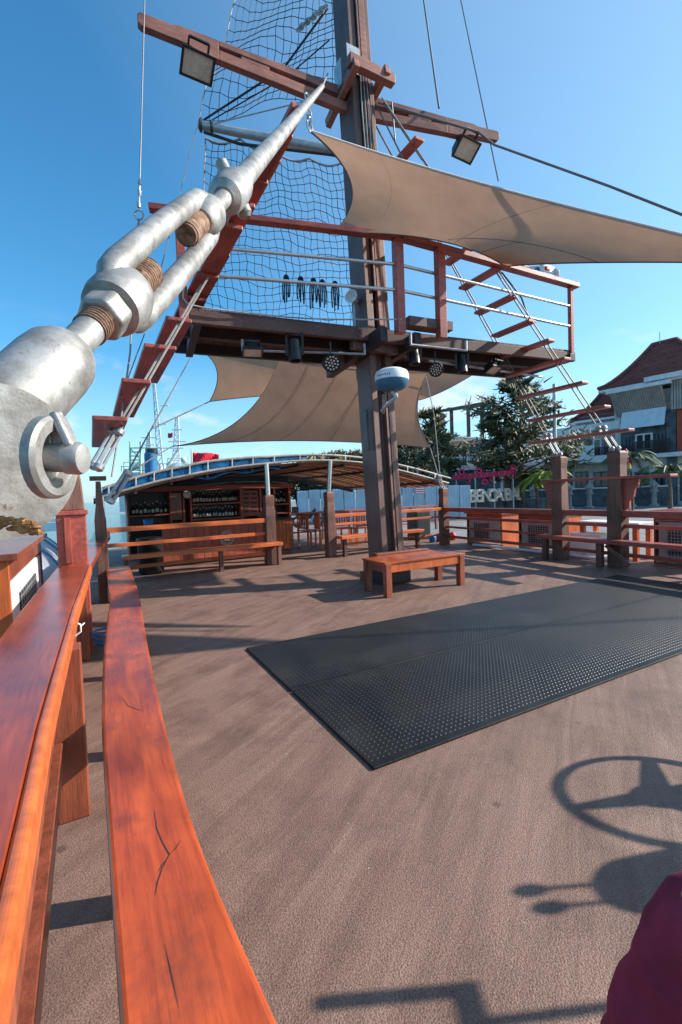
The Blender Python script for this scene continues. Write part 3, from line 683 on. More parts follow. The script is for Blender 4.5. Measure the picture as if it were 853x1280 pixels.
# ------------------------------------------------------------------ PLATFORM (fighting top)
PZ = 3.62
pl = thing('mast_platform', MZ(PZ), 'railed timber platform around the mast above the deck', 'platform')
FL = G(233, 388, PZ); FM1 = G(500, 404, PZ); FM2 = G(552, 411, PZ); FR = G(716, 441, PZ)
pd = (FR-FL).normalized(); pn = V((-pd.y, pd.x, 0))
DP = 1.35
FL2 = FL+pn*DP; FR2 = FR+pn*DP; 
# floor planks run fore and aft
Lp = (FR-FL).length; npk = 42
for k in range(npk):
    s0 = Lp*k/npk; s1 = Lp*(k+1)/npk-.008
    if s0 > (mbase-FL).dot(pd)-.4 and s1 < (mbase-FL).dot(pd)+.3: d0, d1 = .0, .42
    else: d0, d1 = 0, DP
    link('floor_plank', MB().prism([FL+pd*s0+pn*d0, FL+pd*s1+pn*d0, FL+pd*s1+pn*d1, FL+pd*s0+pn*d1], Z*.04), M['plank'], pl)
for off_ in (.02, DP-.1):
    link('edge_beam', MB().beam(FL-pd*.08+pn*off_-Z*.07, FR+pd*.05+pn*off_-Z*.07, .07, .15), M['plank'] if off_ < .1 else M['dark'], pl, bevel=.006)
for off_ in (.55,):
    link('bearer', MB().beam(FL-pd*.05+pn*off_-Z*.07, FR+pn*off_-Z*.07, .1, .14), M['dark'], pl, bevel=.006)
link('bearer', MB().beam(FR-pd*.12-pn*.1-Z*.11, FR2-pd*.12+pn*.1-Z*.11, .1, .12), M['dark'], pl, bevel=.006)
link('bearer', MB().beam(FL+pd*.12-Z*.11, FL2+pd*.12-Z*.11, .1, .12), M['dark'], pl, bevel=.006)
mp_ = MZ(PZ)
for s in (-1, 1):
    p = mx_*s*.29
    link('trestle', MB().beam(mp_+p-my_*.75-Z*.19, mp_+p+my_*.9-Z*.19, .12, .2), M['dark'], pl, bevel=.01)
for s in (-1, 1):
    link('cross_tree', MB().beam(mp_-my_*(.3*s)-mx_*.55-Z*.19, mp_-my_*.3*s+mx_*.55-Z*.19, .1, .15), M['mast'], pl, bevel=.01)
link('step_block', MB().beam(FM1+pd*.15+pn*.1+Z*.06, FM2+pd*.2+pn*.1+Z*.06, .2, .13), M['plank'], pl, bevel=.006)
RH = 1.14
RTL = G(203, 261, PZ+RH)
def prail(u, v, z): return G(u, v, z)
topL = FL-pd*.36+Z*RH; topR = FR+pd*.12+Z*RH
mid = (FM1+FM2)/2
link('handrail', MB().beam(topL, FM1+Z*(RH+.01)+pd*.05, .12, .07), M['platrail'], pl, bevel=.008)
link('handrail', MB().beam(FM1+pd*.052+Z*(RH+.01), topR, .13, .075), M['platrail'], pl, bevel=.008)
for p, w_ in ((FL-pd*.03, .10), (FM1, .12), (FM2, .12), (FR-pd*.03, .07)):
    link('rail_post', MB().beam(p-Z*.14, p+Z*(RH-.035), w_, w_, pn), M['platrail'], pl, bevel=.006)
for z0 in (.44, .78):
    link('rail_pipe', MB().tube([FL+Z*z0-pn*.0, FM1+Z*z0], .022, 10), M['steel'], pl, smooth=True)
    link('rail_pipe', MB().tube([FM1+Z*z0, FR+Z*z0], .022, 10), M['steel'], pl, smooth=True)
# far side rail
link('handrail', MB().beam(FL2+Z*.52, FR2+Z*.52, .05, .06), M['platrail'], pl, bevel=.006)
link('rail_pipe', MB().tube([FL2+Z*.22, FR2+Z*.22], .02, 8), M['steel'], pl, smooth=True)
for s in (.0, .3, .62, 1.0):
    p = FL2.lerp(FR2, s); link('rail_post', MB().beam(p, p+Z*.5, .05, .05, pn), M['platrail'], pl, bevel=.004)
link('cable', MB().tube(catm([FL+pn*-.06+Z*.3, FL-pn*.06+Z*.07, FL+pd*.5-pn*.06+Z*.03, FL+pd*1.6-pn*.06+Z*.05, FM1-pn*.06+Z*.03], 4), .01, 6), M['ropel'], pl, smooth=True)
link('lamp_pipe', MB().tube([FL+pd*.7+pn*.2-Z*.22, FL+pd*.7+pn*.2-Z*.36, FM1-pd*.4+pn*.3-Z*.36, FM1-pd*.4+pn*.3-Z*.22], .022, 8), M['galv'], pl, smooth=True)
link('lamp_pipe', MB().tube([FM1+pd*.15-pn*.02-Z*.12, FM1+pd*.15-pn*.02-Z*.28, FM2+pd*.4-pn*.02-Z*.28, FM2+pd*.4-pn*.02-Z*.14], .022, 8), M['galv'], pl, smooth=True)
link('lamp_pipe', MB().tube([FM2+pd*.1+pn*.5-Z*.3, FR-pd*.2+pn*.5-Z*.3], .022, 8), M['galv'], pl, smooth=True)

def par(c, aim, label, r=.12, L_=.2):
    t = thing('stage_light', c, label, 'stage light', 'round black stage lights under the platform'); c = V(c); f = V(aim).normalized()
    link('housing', MB().lathe(c, f, [(-L_, r*.45), (-L_*.9, r*.8), (0, r), (.012, r*1.04), (.02, r*1.0), (.02, r*.9), (.008, r*.88)], 24), M['black'], t, smooth=True)
    x = f.orthogonal().normalized(); y = f.cross(x); mb = MB(); 
    for ring, cnt in ((0, 1), (.34, 6), (.68, 12)):
        for k in range(cnt):
            a = 2*math.pi*k/cnt; mb.ball(c+f*.012+(x*math.cos(a)+y*math.sin(a))*r*ring, r*.13, n=8, m_=4, ax=x, ay=y, az=f, zmin=0)
    link('led_cluster', mb, M['lens'], t, smooth=True)
    link('hanger', MB().tube([c-f*L_*.4+x*0+V((0, 0, r*1.0)), c-f*L_*.4+V((0, 0, r+.16))], .012, 6).torus(c-f*L_*.4, pd.cross(Z), r*1.08, .008, 14, 6, math.pi, -pd), M['black'], t)
par(D(415, 454, 6.2), (.15, -.9, -.35), 'round stage light left of the mast showing its LED face')
par(D(545, 462, 6.9), (-.05, -.9, -.35), 'round stage light right of the mast showing its LED face', .105)
def can(c, label, r=.085):
    t = thing('spotlight', c, label, 'spotlight', 'dark cylindrical spotlights hanging under the platform'); c = V(c)
    link('housing', MB().lathe(c, (.05, -.1, -1), [(-.2, r*.5), (-.17, r*.9), (-.05, r*.9), (-.04, r), (.1, r*1.05), (.1, r*.8), (.05, r*.7)], 18), M['black'], t, smooth=True)
    link('yoke', MB().beam(c+V((-r*1.25, 0, -.02)), c+V((-r*1.25, 0, .26)), .012, .03).beam(c+V((r*1.25, 0, -.02)), c+V((r*1.25, 0, .26)), .012, .03).beam(c+V((-r*1.25, 0, .26)), c+V((r*1.25, 0, .26)), .012, .03), M['black'], t)
can(D(369, 442, 6.1), 'cylinder spotlight hanging left of the round LED light left of the mast', .085)
can(D(518, 447, 6.8), 'cylinder spotlight hanging just right of the mast above the radar dome', .08)
can(D(578, 458, 7.2), 'cylinder spotlight hanging nearest the right end of the platform', .075)
floodlight(D(316, 440, 5.9)+Z*.0, (.1, -.4, -1), 'small square floodlight below the left part of the platform', .26)
floodlight(D(617, 462, 7.4), (.3, -.4, -1), 'small square floodlight below the right end of the platform', .28)

# radar dome on bracket
rc = D(490, 476, 6.35)
t = thing('radar_dome', rc, 'white and blue radar dome on a bracket on the mast', 'radar')
link('cap', MB().lathe(rc, Z, [(.0, .235), (.07, .235), (.12, .215), (.15, .16), (.16, .08), (.163, .0)], 32), M['white'], t, smooth=True)
link('base', MB().lathe(rc, Z, [(-.14, .0), (-.135, .12), (-.10, .19), (-.03, .232), (-.002, .236)], 32), M['radarb'], t, smooth=True)
link('bracket', MB().tube(catm([rc-Z*.14, rc-Z*.22+V((.05, 0, 0)), rc-Z*.3+V((-.06, .05, 0)), rc-Z*.36+V((-.12, .25, 0))], 4), .03, 8), M['galv'], t, smooth=True)
link('stay_plate', MB().beam(rc-Z*.2-V((.12, 0, 0)), rc-Z*.38+V((-.1, .3, 0)), .04, .05), M['galv'], t)
mb = MB()
for k in range(7):
    a_ = R(212+k*7.5); mb.box(rc+V((math.cos(a_)*.236, math.sin(a_)*.236, .045)), .016, .006, .02, V((-math.sin(a_), math.cos(a_), 0)), V((math.cos(a_), math.sin(a_), 0)))
link('lettering', mb, M['shipb'], t)
# black strip light on mast's left
tag(link('strip_lamp', MB().beam(MZ(1.95)-mx_*.26-my_*.1, MZ(2.55)-mx_*.26-my_*.1, .04, .06, my_), M['black'], bevel=.004), 'narrow black strip box on the left side of the mast', 'lamp')
# white megaphone lamp on the platform
c = D(443, 375, 6.9); t = thing('loudhailer', c, 'small white horn fixture beside the mast on the platform', 'loudspeaker')
link('horn', MB().lathe(c, (-.4, -.8, .1), [(-.15, .03), (-.05, .04), (.05, .06), (.12, .10), (.12, .09), (.04, .04)], 18), M['white'], t, smooth=True)
link('stand', MB().tube([c-Z*.03, V((c.x, c.y, PZ+.04))], .02, 8), M['galv'], t)
# black rope hanks tied on the far rail
for k, u in enumerate((358, 376, 392, 403, 419)):
    c = D(u, 350+2*k, 7.1); t_ = thing('rope_hank', c-Z*.2, ('first', 'second', 'middle', 'fourth', 'last')[k]+' from the left of five black rope hanks tied on the platform rail', 'rope', 'black rope hanks on the platform rail')
    mb = MB()
    for j in range(5):
        dx = (j-2)*.014; ln = random.uniform(.26, .40)
        mb.tube(catm([c+V((dx, 0, .06)), c+V((dx*2, -.02, -.1)), c+V((dx*1.5+random.uniform(-.02, .02), -.01, -ln))], 4), .011, 6)
    link('strands', mb, M['rope'], t_); link('knot', MB().ball(c+Z*.03, .045, .045, .055, 10, 6), M['rope'], t_, smooth=True)

# ------------------------------------------------------------------ SAILS
def coons(c0, c1, c2, c3, n=20, m_=20, crown=0):
    """c0 bottom u, c2 top u, c3 left v, c1 right v : callables"""
    rows = []
    for j in range(m_+1):
        v = j/m_; row = []
        for i in range(n+1):
            u = i/n
            P = (1-v)*c0(u)+v*c2(u)+(1-u)*c3(v)+u*c1(v)-((1-u)*(1-v)*c0(0)+u*(1-v)*c0(1)+(1-u)*v*c2(0)+u*v*c2(1))
            row.append(P+Z*crown*math.sin(math.pi*u)*math.sin(math.pi*v))
        rows.append(row)
    return rows
def qb(a, m_, b):                                     # quadratic through a, m_ (t=.5), b
    c = 2*m_-.5*(a+b); return lambda t: (1-t)**2*a+2*t*(1-t)*c+t*t*b
def hemline(P, mt_, parent, r=.012, name='hem'):
    link(name, MB().tube(P, r, 6), mt_, parent, smooth=True)
# upper sail
A_ = D(388, 164, 6.2); B_ = D(416, 292, 6.05); C_ = D(632, 333, 6.6); D_ = D(1010, 330, 5.6)
eAB = qb(A_, D(440, 232, 6.2), B_); eBC = qb(B_, D(545, 300, 6.1), C_); eCD = qb(C_, D(760, 328, 6.0), D_); eAD = qb(A_, D(640, 240, 6.9), D_)
rows = coons(eBC, lambda v: eCD(v), lambda u: eAD(u), eAB and (lambda v: eAB(1-v)), 30, 24)
us = thing('shade_sail', A_*V((1, 1, 0))+Z*A_.z, 'large tan shade sail stretched from the mast to the right above the platform rail', 'shade sail')
link('cloth', MB().grid(rows), M['sail'], us, smooth=True, recalc=False)
hemline([eAD(k/24)+Z*.004 for k in range(25)], M['hemw'], us, .017)
hemline([eAB(k/16) for k in range(17)], M['hem'], us, .012); hemline([eBC(k/16) for k in range(17)], M['hem'], us, .009); hemline([eCD(k/16) for k in range(17)], M['hem'], us, .009)
def seamP(fr, to): 
    P = []
    for k in range(25):
        t = k/24; u = fr[0]+(to[0]-fr[0])*t; v = fr[1]+(to[1]-fr[1])*t
        P.append((u, v))
    return P
def rowpt(rows, u, v):
    a = v*(len(rows)-1); b = u*(len(rows[0])-1); i = min(int(a), len(rows)-2); j = min(int(b), len(rows[0])-2); fa = a-i; fb = b-j
    return (rows[i][j]*(1-fa)*(1-fb)+rows[i][j+1]*(1-fa)*fb+rows[i+1][j]*fa*(1-fb)+rows[i+1][j+1]*fa*fb)
hemline([rowpt(rows, .60-.22*t*t+.0*t, t)-Z*.006 for t in [k/24 for k in range(25)]][:1]+[rowpt(rows, .60, t)-Z*.006 for t in [k/24 for k in range(1, 25)]], M['hem'], us, .006, 'seam')
hemline([rowpt(rows, .55+.45*t, .05+.42*math.sin(t*math.pi/2))-Z*.006 for t in [k/24 for k in range(25)]], M['hem'], us, .005, 'seam')
for uu in (.16, .33, .78): hemline([rowpt(rows, uu, t/24)-Z*.006 for t in range(25)], M['hem'], us, .003, 'seam')
for P_, nxt in ((B_, (eAB(.86), eBC(.16))), (C_, (eBC(.93), eCD(.05)))):
    mb = MB(); k = 0; mb.v += [P_-Z*.012, nxt[0]-Z*.012, (nxt[0]+nxt[1])/2-Z*.02+(((nxt[0]+nxt[1])/2)-P_)*.15, nxt[1]-Z*.012]; mb.f.append((0, 1, 2, 3)); link('corner_patch', mb, M['sail'], us, solid=.004)
# shackles and short chains to the ropes
def chain(p, q, n, r, name, label, m_=M['galv']):
    mb = MB(); d = (q-p); L_ = d.length/n
    x = d.normalized().orthogonal().normalized(); y = d.normalized().cross(x)
    for k in range(n):
        c = p+d*((k+.5)/n); mb_ax = x if k % 2 else y; oth = y if k % 2 else x
        P = [c+d.normalized()*math.cos(a)*L_*.62+oth*math.sin(a)*L_*.32 for a in [2*math.pi*j/10 for j in range(11)]]
        mb.tube(P, r, 5, caps=False)
    return tag(link(name, mb, m_, smooth=True), label, 'chain')
chain(A_, D(384, 118, 6.4), 5, .014, 'chain', 'short chain of shackles holding the top corner of the upper shade sail')
chain(B_, FM1.lerp(FL, .30)+Z*(RH+.03), 4, .01, 'chain', 'shackles tying the lower left sail corner to the platform handrail')
chain(D(372, 38, 9), D(408, 8, 8.5), 9, .03, 'chain', 'rusty pale chain in the rigging left of the mast top')

# small awning beyond the right edge whose pointed shadow and rope shadow cross the deck
oa = [V((7.3, 5.33, 4.5)), V((4.9, 5.93, 4.55)), V((4.9, 4.83, 4.55))]
t = thing('shade_sail', oa[1], 'narrow pointed tan sail beyond the right edge of the photo', 'shade sail')
link('cloth', MB().grid([[oa[0].lerp(oa[1].lerp(oa[2], j/6), i/8)-Z*.05*math.sin(math.pi*i/8) for j in range(7)] for i in range(9)]), M['sail'], t, smooth=True, recalc=False)
link('corner_rope', MB().tube([oa[0], V((12, 5.7, 4.9))], .02, 6), M['ropel'], t)
# rear sails
def tri_sail(pts, edges, label, n=16):
    c0, c1, c2, c3 = [D(*p) for p in pts]            # c0->c1 bottom, c1->c2 right, c3->c2 top, c0->c3 left
    e = [qb(c0, D(*edges[0]), c1), qb(c1, D(*edges[1]), c2), qb(c3, D(*edges[2]), c2), qb(c0, D(*edges[3]), c3)]
    rows = coons(e[0], e[1], e[2], e[3], n, n)
    t = thing('shade_sail', c0, label, 'shade sail'); link('cloth', MB().grid(rows), M['sail'], t, smooth=True, recalc=False)
    for q in e: hemline([q(k/16) for k in range(17)], M['hem'], t, .010)
    return t, rows, e
t3, rows3, e3 = tri_sail([(215, 558, 10.2), (538, 560, 10.9), (536, 466, 11.4), (350, 448, 10.8)],
    [(380, 551, 10.6), (522, 512, 11.0), (445, 462, 11.0), (300, 524, 10.4)], 'big tan shade sail hanging behind the mast below the platform')
hemline([rowpt(rows3, .60, k/20)-V((0, .01, 0)) for k in range(21)], M['hem'], t3, .005, 'seam')
for uu in (.2, .4, .82): hemline([rowpt(rows3, uu, k/20)-V((0, .01, 0)) for k in range(21)], M['hem'], t3, .004, 'seam')
t4, rows4, e4 = tri_sail([(262, 502, 12.0), (525, 500, 12.6), (606, 459, 12.8), (243, 433, 11.4)],
    [(400, 492, 12.2), (560, 486, 12.6), (430, 456, 12.0), (271, 462, 11.6)], 'second tan shade sail further back with a tip at either side of the mast')

# ------------------------------------------------------------------ RATLINE PLANKS AND SHROUDS
sl = .62
nL0 = -.13
def shroud_plane(side):                              # plane: n.p +/- sl*z = const
    if side < 0: n = (N1-Z*sl); c = nL0-sl*1.57
    else: n = (N1+Z*sl); c = N1.dot(p770)+sl*1.9
    return n, c
def plank_obj(p, q, w_, th_, label, grp, wdir):
    mb = MB(); d = (q-p).normalized(); x = wdir
    mb.quadbox([p-x*w_/2-Z*th_/2, p+x*w_/2-Z*th_/2, p+x*w_/2+Z*th_/2, p-x*w_/2+Z*th_/2], [q-x*w_/2-Z*th_/2, q+x*w_/2-Z*th_/2, q+x*w_/2+Z*th_/2, q-x*w_/2+Z*th_/2])
    o = link('ratline_plank', mb, M['rat'], bevel=.01); return tag(o, label, 'plank', grp)
ordn = ['lowest', 'second', 'third', 'fourth', 'fifth', 'sixth', 'seventh', 'eighth', 'ninth', 'tenth', 'eleventh', 'twelfth', 'thirteenth']
# left: near edge midpoints, widths px, underside length px
nn, cc = shroud_plane(-1)
leftp = [((138, 523), 40, (143, 561)), ((171, 476), 34, (166, 520)), ((201, 433), 38, (190, 477)), ((224, 399), 31, (212, 436)),
         ((244, 372), 29, None), ((260, 343), 28, None), ((275, 315), 26, None), ((292, 282), 25, None), ((308, 254), 24, None), ((325, 224), 23, None), ((341, 196), 22, None), ((357, 165), 21, None), ((373, 133), 19, None)]
LPN = []
for k, ((u, v), wpx, far) in enumerate(leftp):
    p = HIT(u, v, nn, cc); dep = (p-CAM).dot(f0)
    if far: q = G(far[0], far[1], p.z); ln = min((q-p).length, 2.3)
    else: ln = max(.7, 1.5-.08*(k-4))
    w_ = wpx/FPX*dep
    q = p+F1*ln; LPN.append((p, q))
    plank_obj(p, q, w_, .045, ordn[k]+' plank rung from below in the left shroud ladder', 'plank rungs of the left shroud ladder', N1)
print('LEFT', [(round(p.z, 2), round((q-p).length, 2), round(p.y, 2)) for p, q in LPN])
nn, cc = shroud_plane(1)
rightp = [((843, 594), (645, 602)), ((790, 537), (648, 553)), ((760, 508), (640, 523)), ((732, 478), (632, 495)), ((710, 448), (623, 468)), ((690, 425), (610, 440)), ((666, 401), (612, 419)), ((643, 370), (592, 391)), ((622, 336), (573, 360)), ((600, 302), (556, 330)), ((578, 268), (540, 294)), ((550, 220), (515, 250)), ((525, 173), (498, 200))]
RPN = []
for k, (a_, b_) in enumerate(rightp):
    p = HIT(a_[0], a_[1], nn, cc)
    if k == 0: p = HIT(a_[0], a_[1], N1, N1.dot(p770)+.0)
    q = G(b_[0], b_[1], p.z)
    ln = min((q-p).length, 3.4); q = p+F1*ln; RPN.append((p, q))
    if k == 0:
        for s in (-1, 1): pass
    plank_obj(p, q, .17 if k else .22, .045, ordn[k]+' plank rung from below in the right shroud ladder', 'plank rungs of the right shroud ladder', N1)
print('RIGHT', [(round(p.z, 2), round((q-p).length, 2), round(p.y, 2)) for p, q in RPN])
# scrolled brackets below the bottom shelf plank
t = thing('bracket', p770+Z*.95, 'scrolled dark red bracket on the right tall shroud post', 'bracket')
zb = RPN[0][0].z-.025
pts = [(0.1, zb), (.34, zb), (.33, zb-.1), (.28, zb-.16), (.26, zb-.28), (.2, zb-.34), (.19, zb-.46), (.1, zb-.5)]
link('board', MB().prism([p770-F1*x+Z*z-N1*.025 for x, z in pts], N1*.05), M['rat'], t, bevel=.004)
t = thing('bracket', p697+Z*.95, 'scrolled bracket on the left tall shroud post, mostly in shade', 'bracket')
link('board', MB().prism([p697+F1*x+Z*z-N1*.025 for x, z in pts], N1*.05), M['rat'], t, bevel=.004)

def wire(name, pts, r, label, cat='rope', m_=None, grp=None, n=6):
    return tag(link(name, MB().tube(pts, r, n), m_ or M['wire'], smooth=True), label, cat, grp)
mastR = D(473, 128, 7.0); mastL = D(392, 118, 6.75)
def bottle_screw(p, q, label, r=.02, ln=.45):
    """small rigging screw from p toward q"""
    t = thing('rigging_screw', p, label, 'rigging screw', 'rigging screws at the foot of the shrouds'); d = (q-p).normalized(); x = d.orthogonal().normalized()
    link('body', MB().tube([p+d*.08+x*r*1.1, p+d*(ln-.05)+x*r*1.1], r*.7, 8).tube([p+d*.08-x*r*1.1, p+d*(ln-.05)-x*r*1.1], r*.7, 8), M['galv'], t, smooth=True)
    link('nut', MB().lathe(p+d*(ln-.07), d, [(0, r*1.2), (.02, r*2), (.06, r*2), (.08, r)], 10), M['galv'], t, smooth=True)
    link('nut', MB().lathe(p+d*.03, d, [(0, r), (.02, r*2), (.06, r*2), (.08, r)], 10), M['galv'], t, smooth=True)
    return t
# right shrouds
for i, (pp, h_) in enumerate(((p697, 1.86), (p770, 1.86))):
    for s in (-1, 1):
        p = pp+Z*(h_-.02)+F1*s*.05; e_ = mastR+F1*(.25 if i == 0 else -.1)
        wire('shroud_wire', [p+(e_-p).normalized()*.55, e_], .011, ('forward', 'after')[i]+' shroud, '+('near', 'far')[s > 0]+' strand, rising to the mast from the right tall posts', 'wire rope', M['wirel'], 'wire shrouds of the mast')
        bottle_screw(p, e_, ('forward', 'after')[s > 0]+' rigging screw on top of the '+('left', 'right')[i]+' tall shroud post', .022, .5)
# left shrouds
pbt = D(119, 592, (pb-CAM).dot(f0))
wire('shroud_wire', [pbt+(mastL-pbt).normalized()*.4, mastL], .012, 'left shroud wire from the dark red shroud post to the mast', 'wire rope', M['wirel'], 'wire shrouds of the mast')
bottle_screw(pbt, mastL, 'lower rigging screw on the dark red left shroud post', .024, .5)
l2 = D(113, 590, (pb-CAM).dot(f0)+.2); e_ = mastL+F1*.1
bottle_screw(l2, e_, 'second rigging screw behind the dark red left shroud post', .024, .5)
wire('shroud_wire', [l2+(e_-l2).normalized()*.4, e_], .012, 'second left shroud wire passing through the plank rungs', 'wire rope', M['wirel'], 'wire shrouds of the mast')
p_ = D(148, 620, 5.6)
bottle_screw(D(134, 632, 5.6), D(180, 560, 5.8), 'rigging screw by the slim leaning post at the corner', .03, .5)
wire('stay_wire', [D(145, 617, 5.6), D(244, 437, 11.4)], .013, 'dark wire from the corner post up to the tip of the rear shade sail', 'wire rope')
wire('rope', [D(190, 536, 8.0), D(262, 502, 12.0)], .014, 'short slack rope holding the lower left corner of the rear sail', 'rope')
wire('rope', [D(166, 588, 7.0), D(215, 558, 10.2)], .012, 'rope from the left tip of the big rear sail', 'rope')
wire('rope', [D(538, 560, 10.9), CR+Z*1.3], .014, 'pale rope from the right corner of the big rear sail to the corner post', 'rope', M['ropel'])
wire('rope', [D(533, 470, 11.2), D(543, 520, 11.2), CR+Z*1.3-N1*.05], .012, 'second pale rope running down to the far corner post', 'rope', M['ropel'])
for s in (-1, 1): bottle_screw(CR+Z*1.32+bdir*s*.04, D(538, 560, 10.9), ('left', 'right')[s > 0]+' rigging screw on the far corner post', .02, .4)
# vertical wire on the left with thimble
wa = D(181, 0, 5.7); wz = D(175, 225, 5.4); wy_ = D(173.5, 262, 5.4); wb = D(170, 300, 5.4); wc = D(163, 440, 5.3)
wire('pendant_wire', [wa+(wa-wz)*.4, wz], .008, 'thin wire dropping from the left tip of the yard to a ring', 'wire rope')
t = thing('wire_fitting', wy_, 'shackle and ring joining the thin vertical wire at left', 'shackle')
link('clamp', MB().lathe(wz, (wy_-wz), [(0, .008), (.02, .022), (.05, .022), (.06, .01), (.12, .01), (.13, .024), (.17, .024), (.19, .01), (.26, .012), (.28, .022), (.32, .02)], 10), M['galv'], t, smooth=True)
link('ring', MB().torus(wy_-Z*.06, (0, 1, .2), .05, .012, 18, 6), M['galv'], t, smooth=True)
wire('pendant_rod', [wy_-Z*.11, wb, wc, D(152, 520, 5.2), D(140, 596, 5.0)], .011, 'lower rod and wire below the ring at left', 'wire rope', M['wirel'])
wire('rope', [D(150, 500, 4.9), D(180, 420, 5.2), D(246, 160, 9.0)], .006, 'thin dark cord from the grey spar down behind the turnbuckle', 'cord')
# stays upper right
wire('stay_wire', [D(527, -20, 9), D(549, 135, 7.4)], .016, 'thick green black rope rising above the right yard arm', 'rope')
wire('stay_wire', [D(572, -20, 9), D(623, 226, 7.7)], .011, 'thin stay passing behind the tip of the right yard arm', 'wire rope')
wire('stay_wire', [mastR, D(598, 165, 7.4), D(618, 181, 7.4), D(760, 232, 6.5), D(990, 322, 5.5)], .018, 'thick dark cable sloping down to the right above the shade sail', 'cable')
for (a_, b_, k) in (((470, 130, 7.0), (505, 200, 6.9), 'first'), ((480, 128, 7.0), (528, 200, 6.9), 'second'), ((490, 128, 7.0), (494, 175, 7.0), 'third')):
    wire('stay_wire', [D(*a_), D(*b_)], .012, k+' short stay between the mast and the edge of the upper sail', 'wire rope')
# hanging dark ropes down the mast channel
for k in range(6):
    x = mx_*(-.06+k*.025)
    wire('halyard', [MZ(7.6)-my_*.25+x, MZ(7.0)-my_*.26+x*1.3, MZ(6.4)-my_*.25+x], .009, ('leftmost', 'second', 'third', 'fourth', 'fifth', 'rightmost')[k]+' of six halyards in the mast channel under the yard', 'rope', M['rope'] if k % 2 else M['ropel'], 'halyards in the mast channel')
# right platform hook ropes
t = wire('rope', [D(627, 340, 7.2), D(652, 372, 7.4), D(660, 395, 7.5)], .014, 'knotted tackle rope hanging below the sail corner', 'rope')

# grey fore spar and nets
sp0 = D(248, 156, 9.2); sp1 = D(415, 188, 9.6)
t = thing('spar', sp0, 'pale grey metal spar behind the mast holding up the rope net', 'spar')
link('pipe', MB().tube([sp0, sp1+(sp1-sp0)*.2], .1, 16, rs=[.075, .115]), M['galv'], t, smooth=True)
link('ring', MB().torus(sp0+(sp1-sp0)*.02, (sp1-sp0), .095, .03, 16, 6).torus(sp0+(sp1-sp0)*.1, (sp1-sp0), .10, .025, 16, 6), M['dark'], t, smooth=True)
link('lower_bar', MB().tube([D(255, 165, 9.2), D(300, 180, 9.3), D(420, 194, 9.5)], .03, 8), M['dark'], t, smooth=True)
def net(corners, nu, nv, sag, r, label, bez=None):
    a, b, c, d = [D(*p) for p in corners]            # a top-left, b top-right, c bottom-right, d bottom-left
    def P(u, v):
        p = (a*(1-u)+b*u)*(1-v)+(d*(1-u)+c*u)*v
        return p+Z*(-sag*math.sin(math.pi*((u*4) % 1))*(1-v)*.5)+V((math.sin(u*9+v*5)*.03, math.cos(u*9+v*11)*.10, math.sin(u*11+v*9)*.03))+(b-a)*.10*math.sin(v*2.2)*(u-.2)
    mb = MB()
    for i in range(nu+1):
        mb.tube([P(max(0, min(1, i/nu+.006*math.sin(j*2.1+i))), j/(nv*1)) for j in range(nv+1)], r, 3, caps=False)
    for j in range(nv+1):
        mb.tube([P(i/nu, max(0, min(1, (j+.10*(i % 2)+.16*math.sin(i*.9+j*1.3))/nv))) for i in range(nu+1)], r, 3, caps=False)
    t = thing('rope_net', a, label, 'net'); link('strands', mb, M['rope'], t)
    link('edge_rope', MB().tube([P(i/40, 0) for i in range(41)], .02, 6), M['ropel'], t, smooth=True)
    link('edge_rope', MB().tube([P(0, i/20) for i in range(21)], .012, 6), M['ropel'], t, smooth=True)
    return t
net([(305, -30, 11), (420, -40, 9.5), (415, 112, 9.2), (253, 150, 9.4)], 17, 15, 0.0, .008, 'upper rope net spread between the mast top and the grey spar')
net([(255, 168, 9.4), (428, 205, 9.7), (446, 405, 10.3), (262, 405, 10.3)], 22, 20, .22, .0075, 'lower rope net hanging from the grey spar behind the platform')
wire('rope', [D(255, 150, 9.3), D(355, 85, 9), D(410, 10, 8.6)], .02, 'doubled black rope from the grey spar toward the mast top', 'rope', M['rope'])
wire('rope', [D(262, 152, 9.3), D(360, 95, 9), D(412, 50, 8.6)], .012, 'black rope just below the doubled rope left of the mast', 'rope', M['rope'])
wire('rope', [D(255, 158, 9.2), D(400, 122, 9)], .012, 'pale rope along the lower edge of the upper net', 'rope', M['ropel'])
wire('rope', [D(180, -20, 9), D(262, 156, 9.2)], .0001 if False else .006, 'thin cord high up at the left edge of the net', 'cord') if False else None
# small flag behind platform rail
mb = MB(); rws = []
for i in range(9):
    x = i/8; rws.append([D(650+50*x, 338+8*x-10*j/4+3*math.sin(x*7), 9.0+.06*math.sin(x*9)) for j in range(5)])
t = thing('flag', D(650, 345, 9), 'small white flag with red and blue marks fluttering behind the right platform rail', 'flag')
link('cloth', MB().grid(rws), M['white'], t, smooth=True, solid=.004)
for a_, m_ in ((1, M['red']), (3, M['shipb']), (5, M['red'])):
    link('mark', MB().grid([[p+V((0, -.012, 0)) for p in r[1:4]] for r in rws[a_:a_+2]]), m_, t, smooth=True, solid=.003)

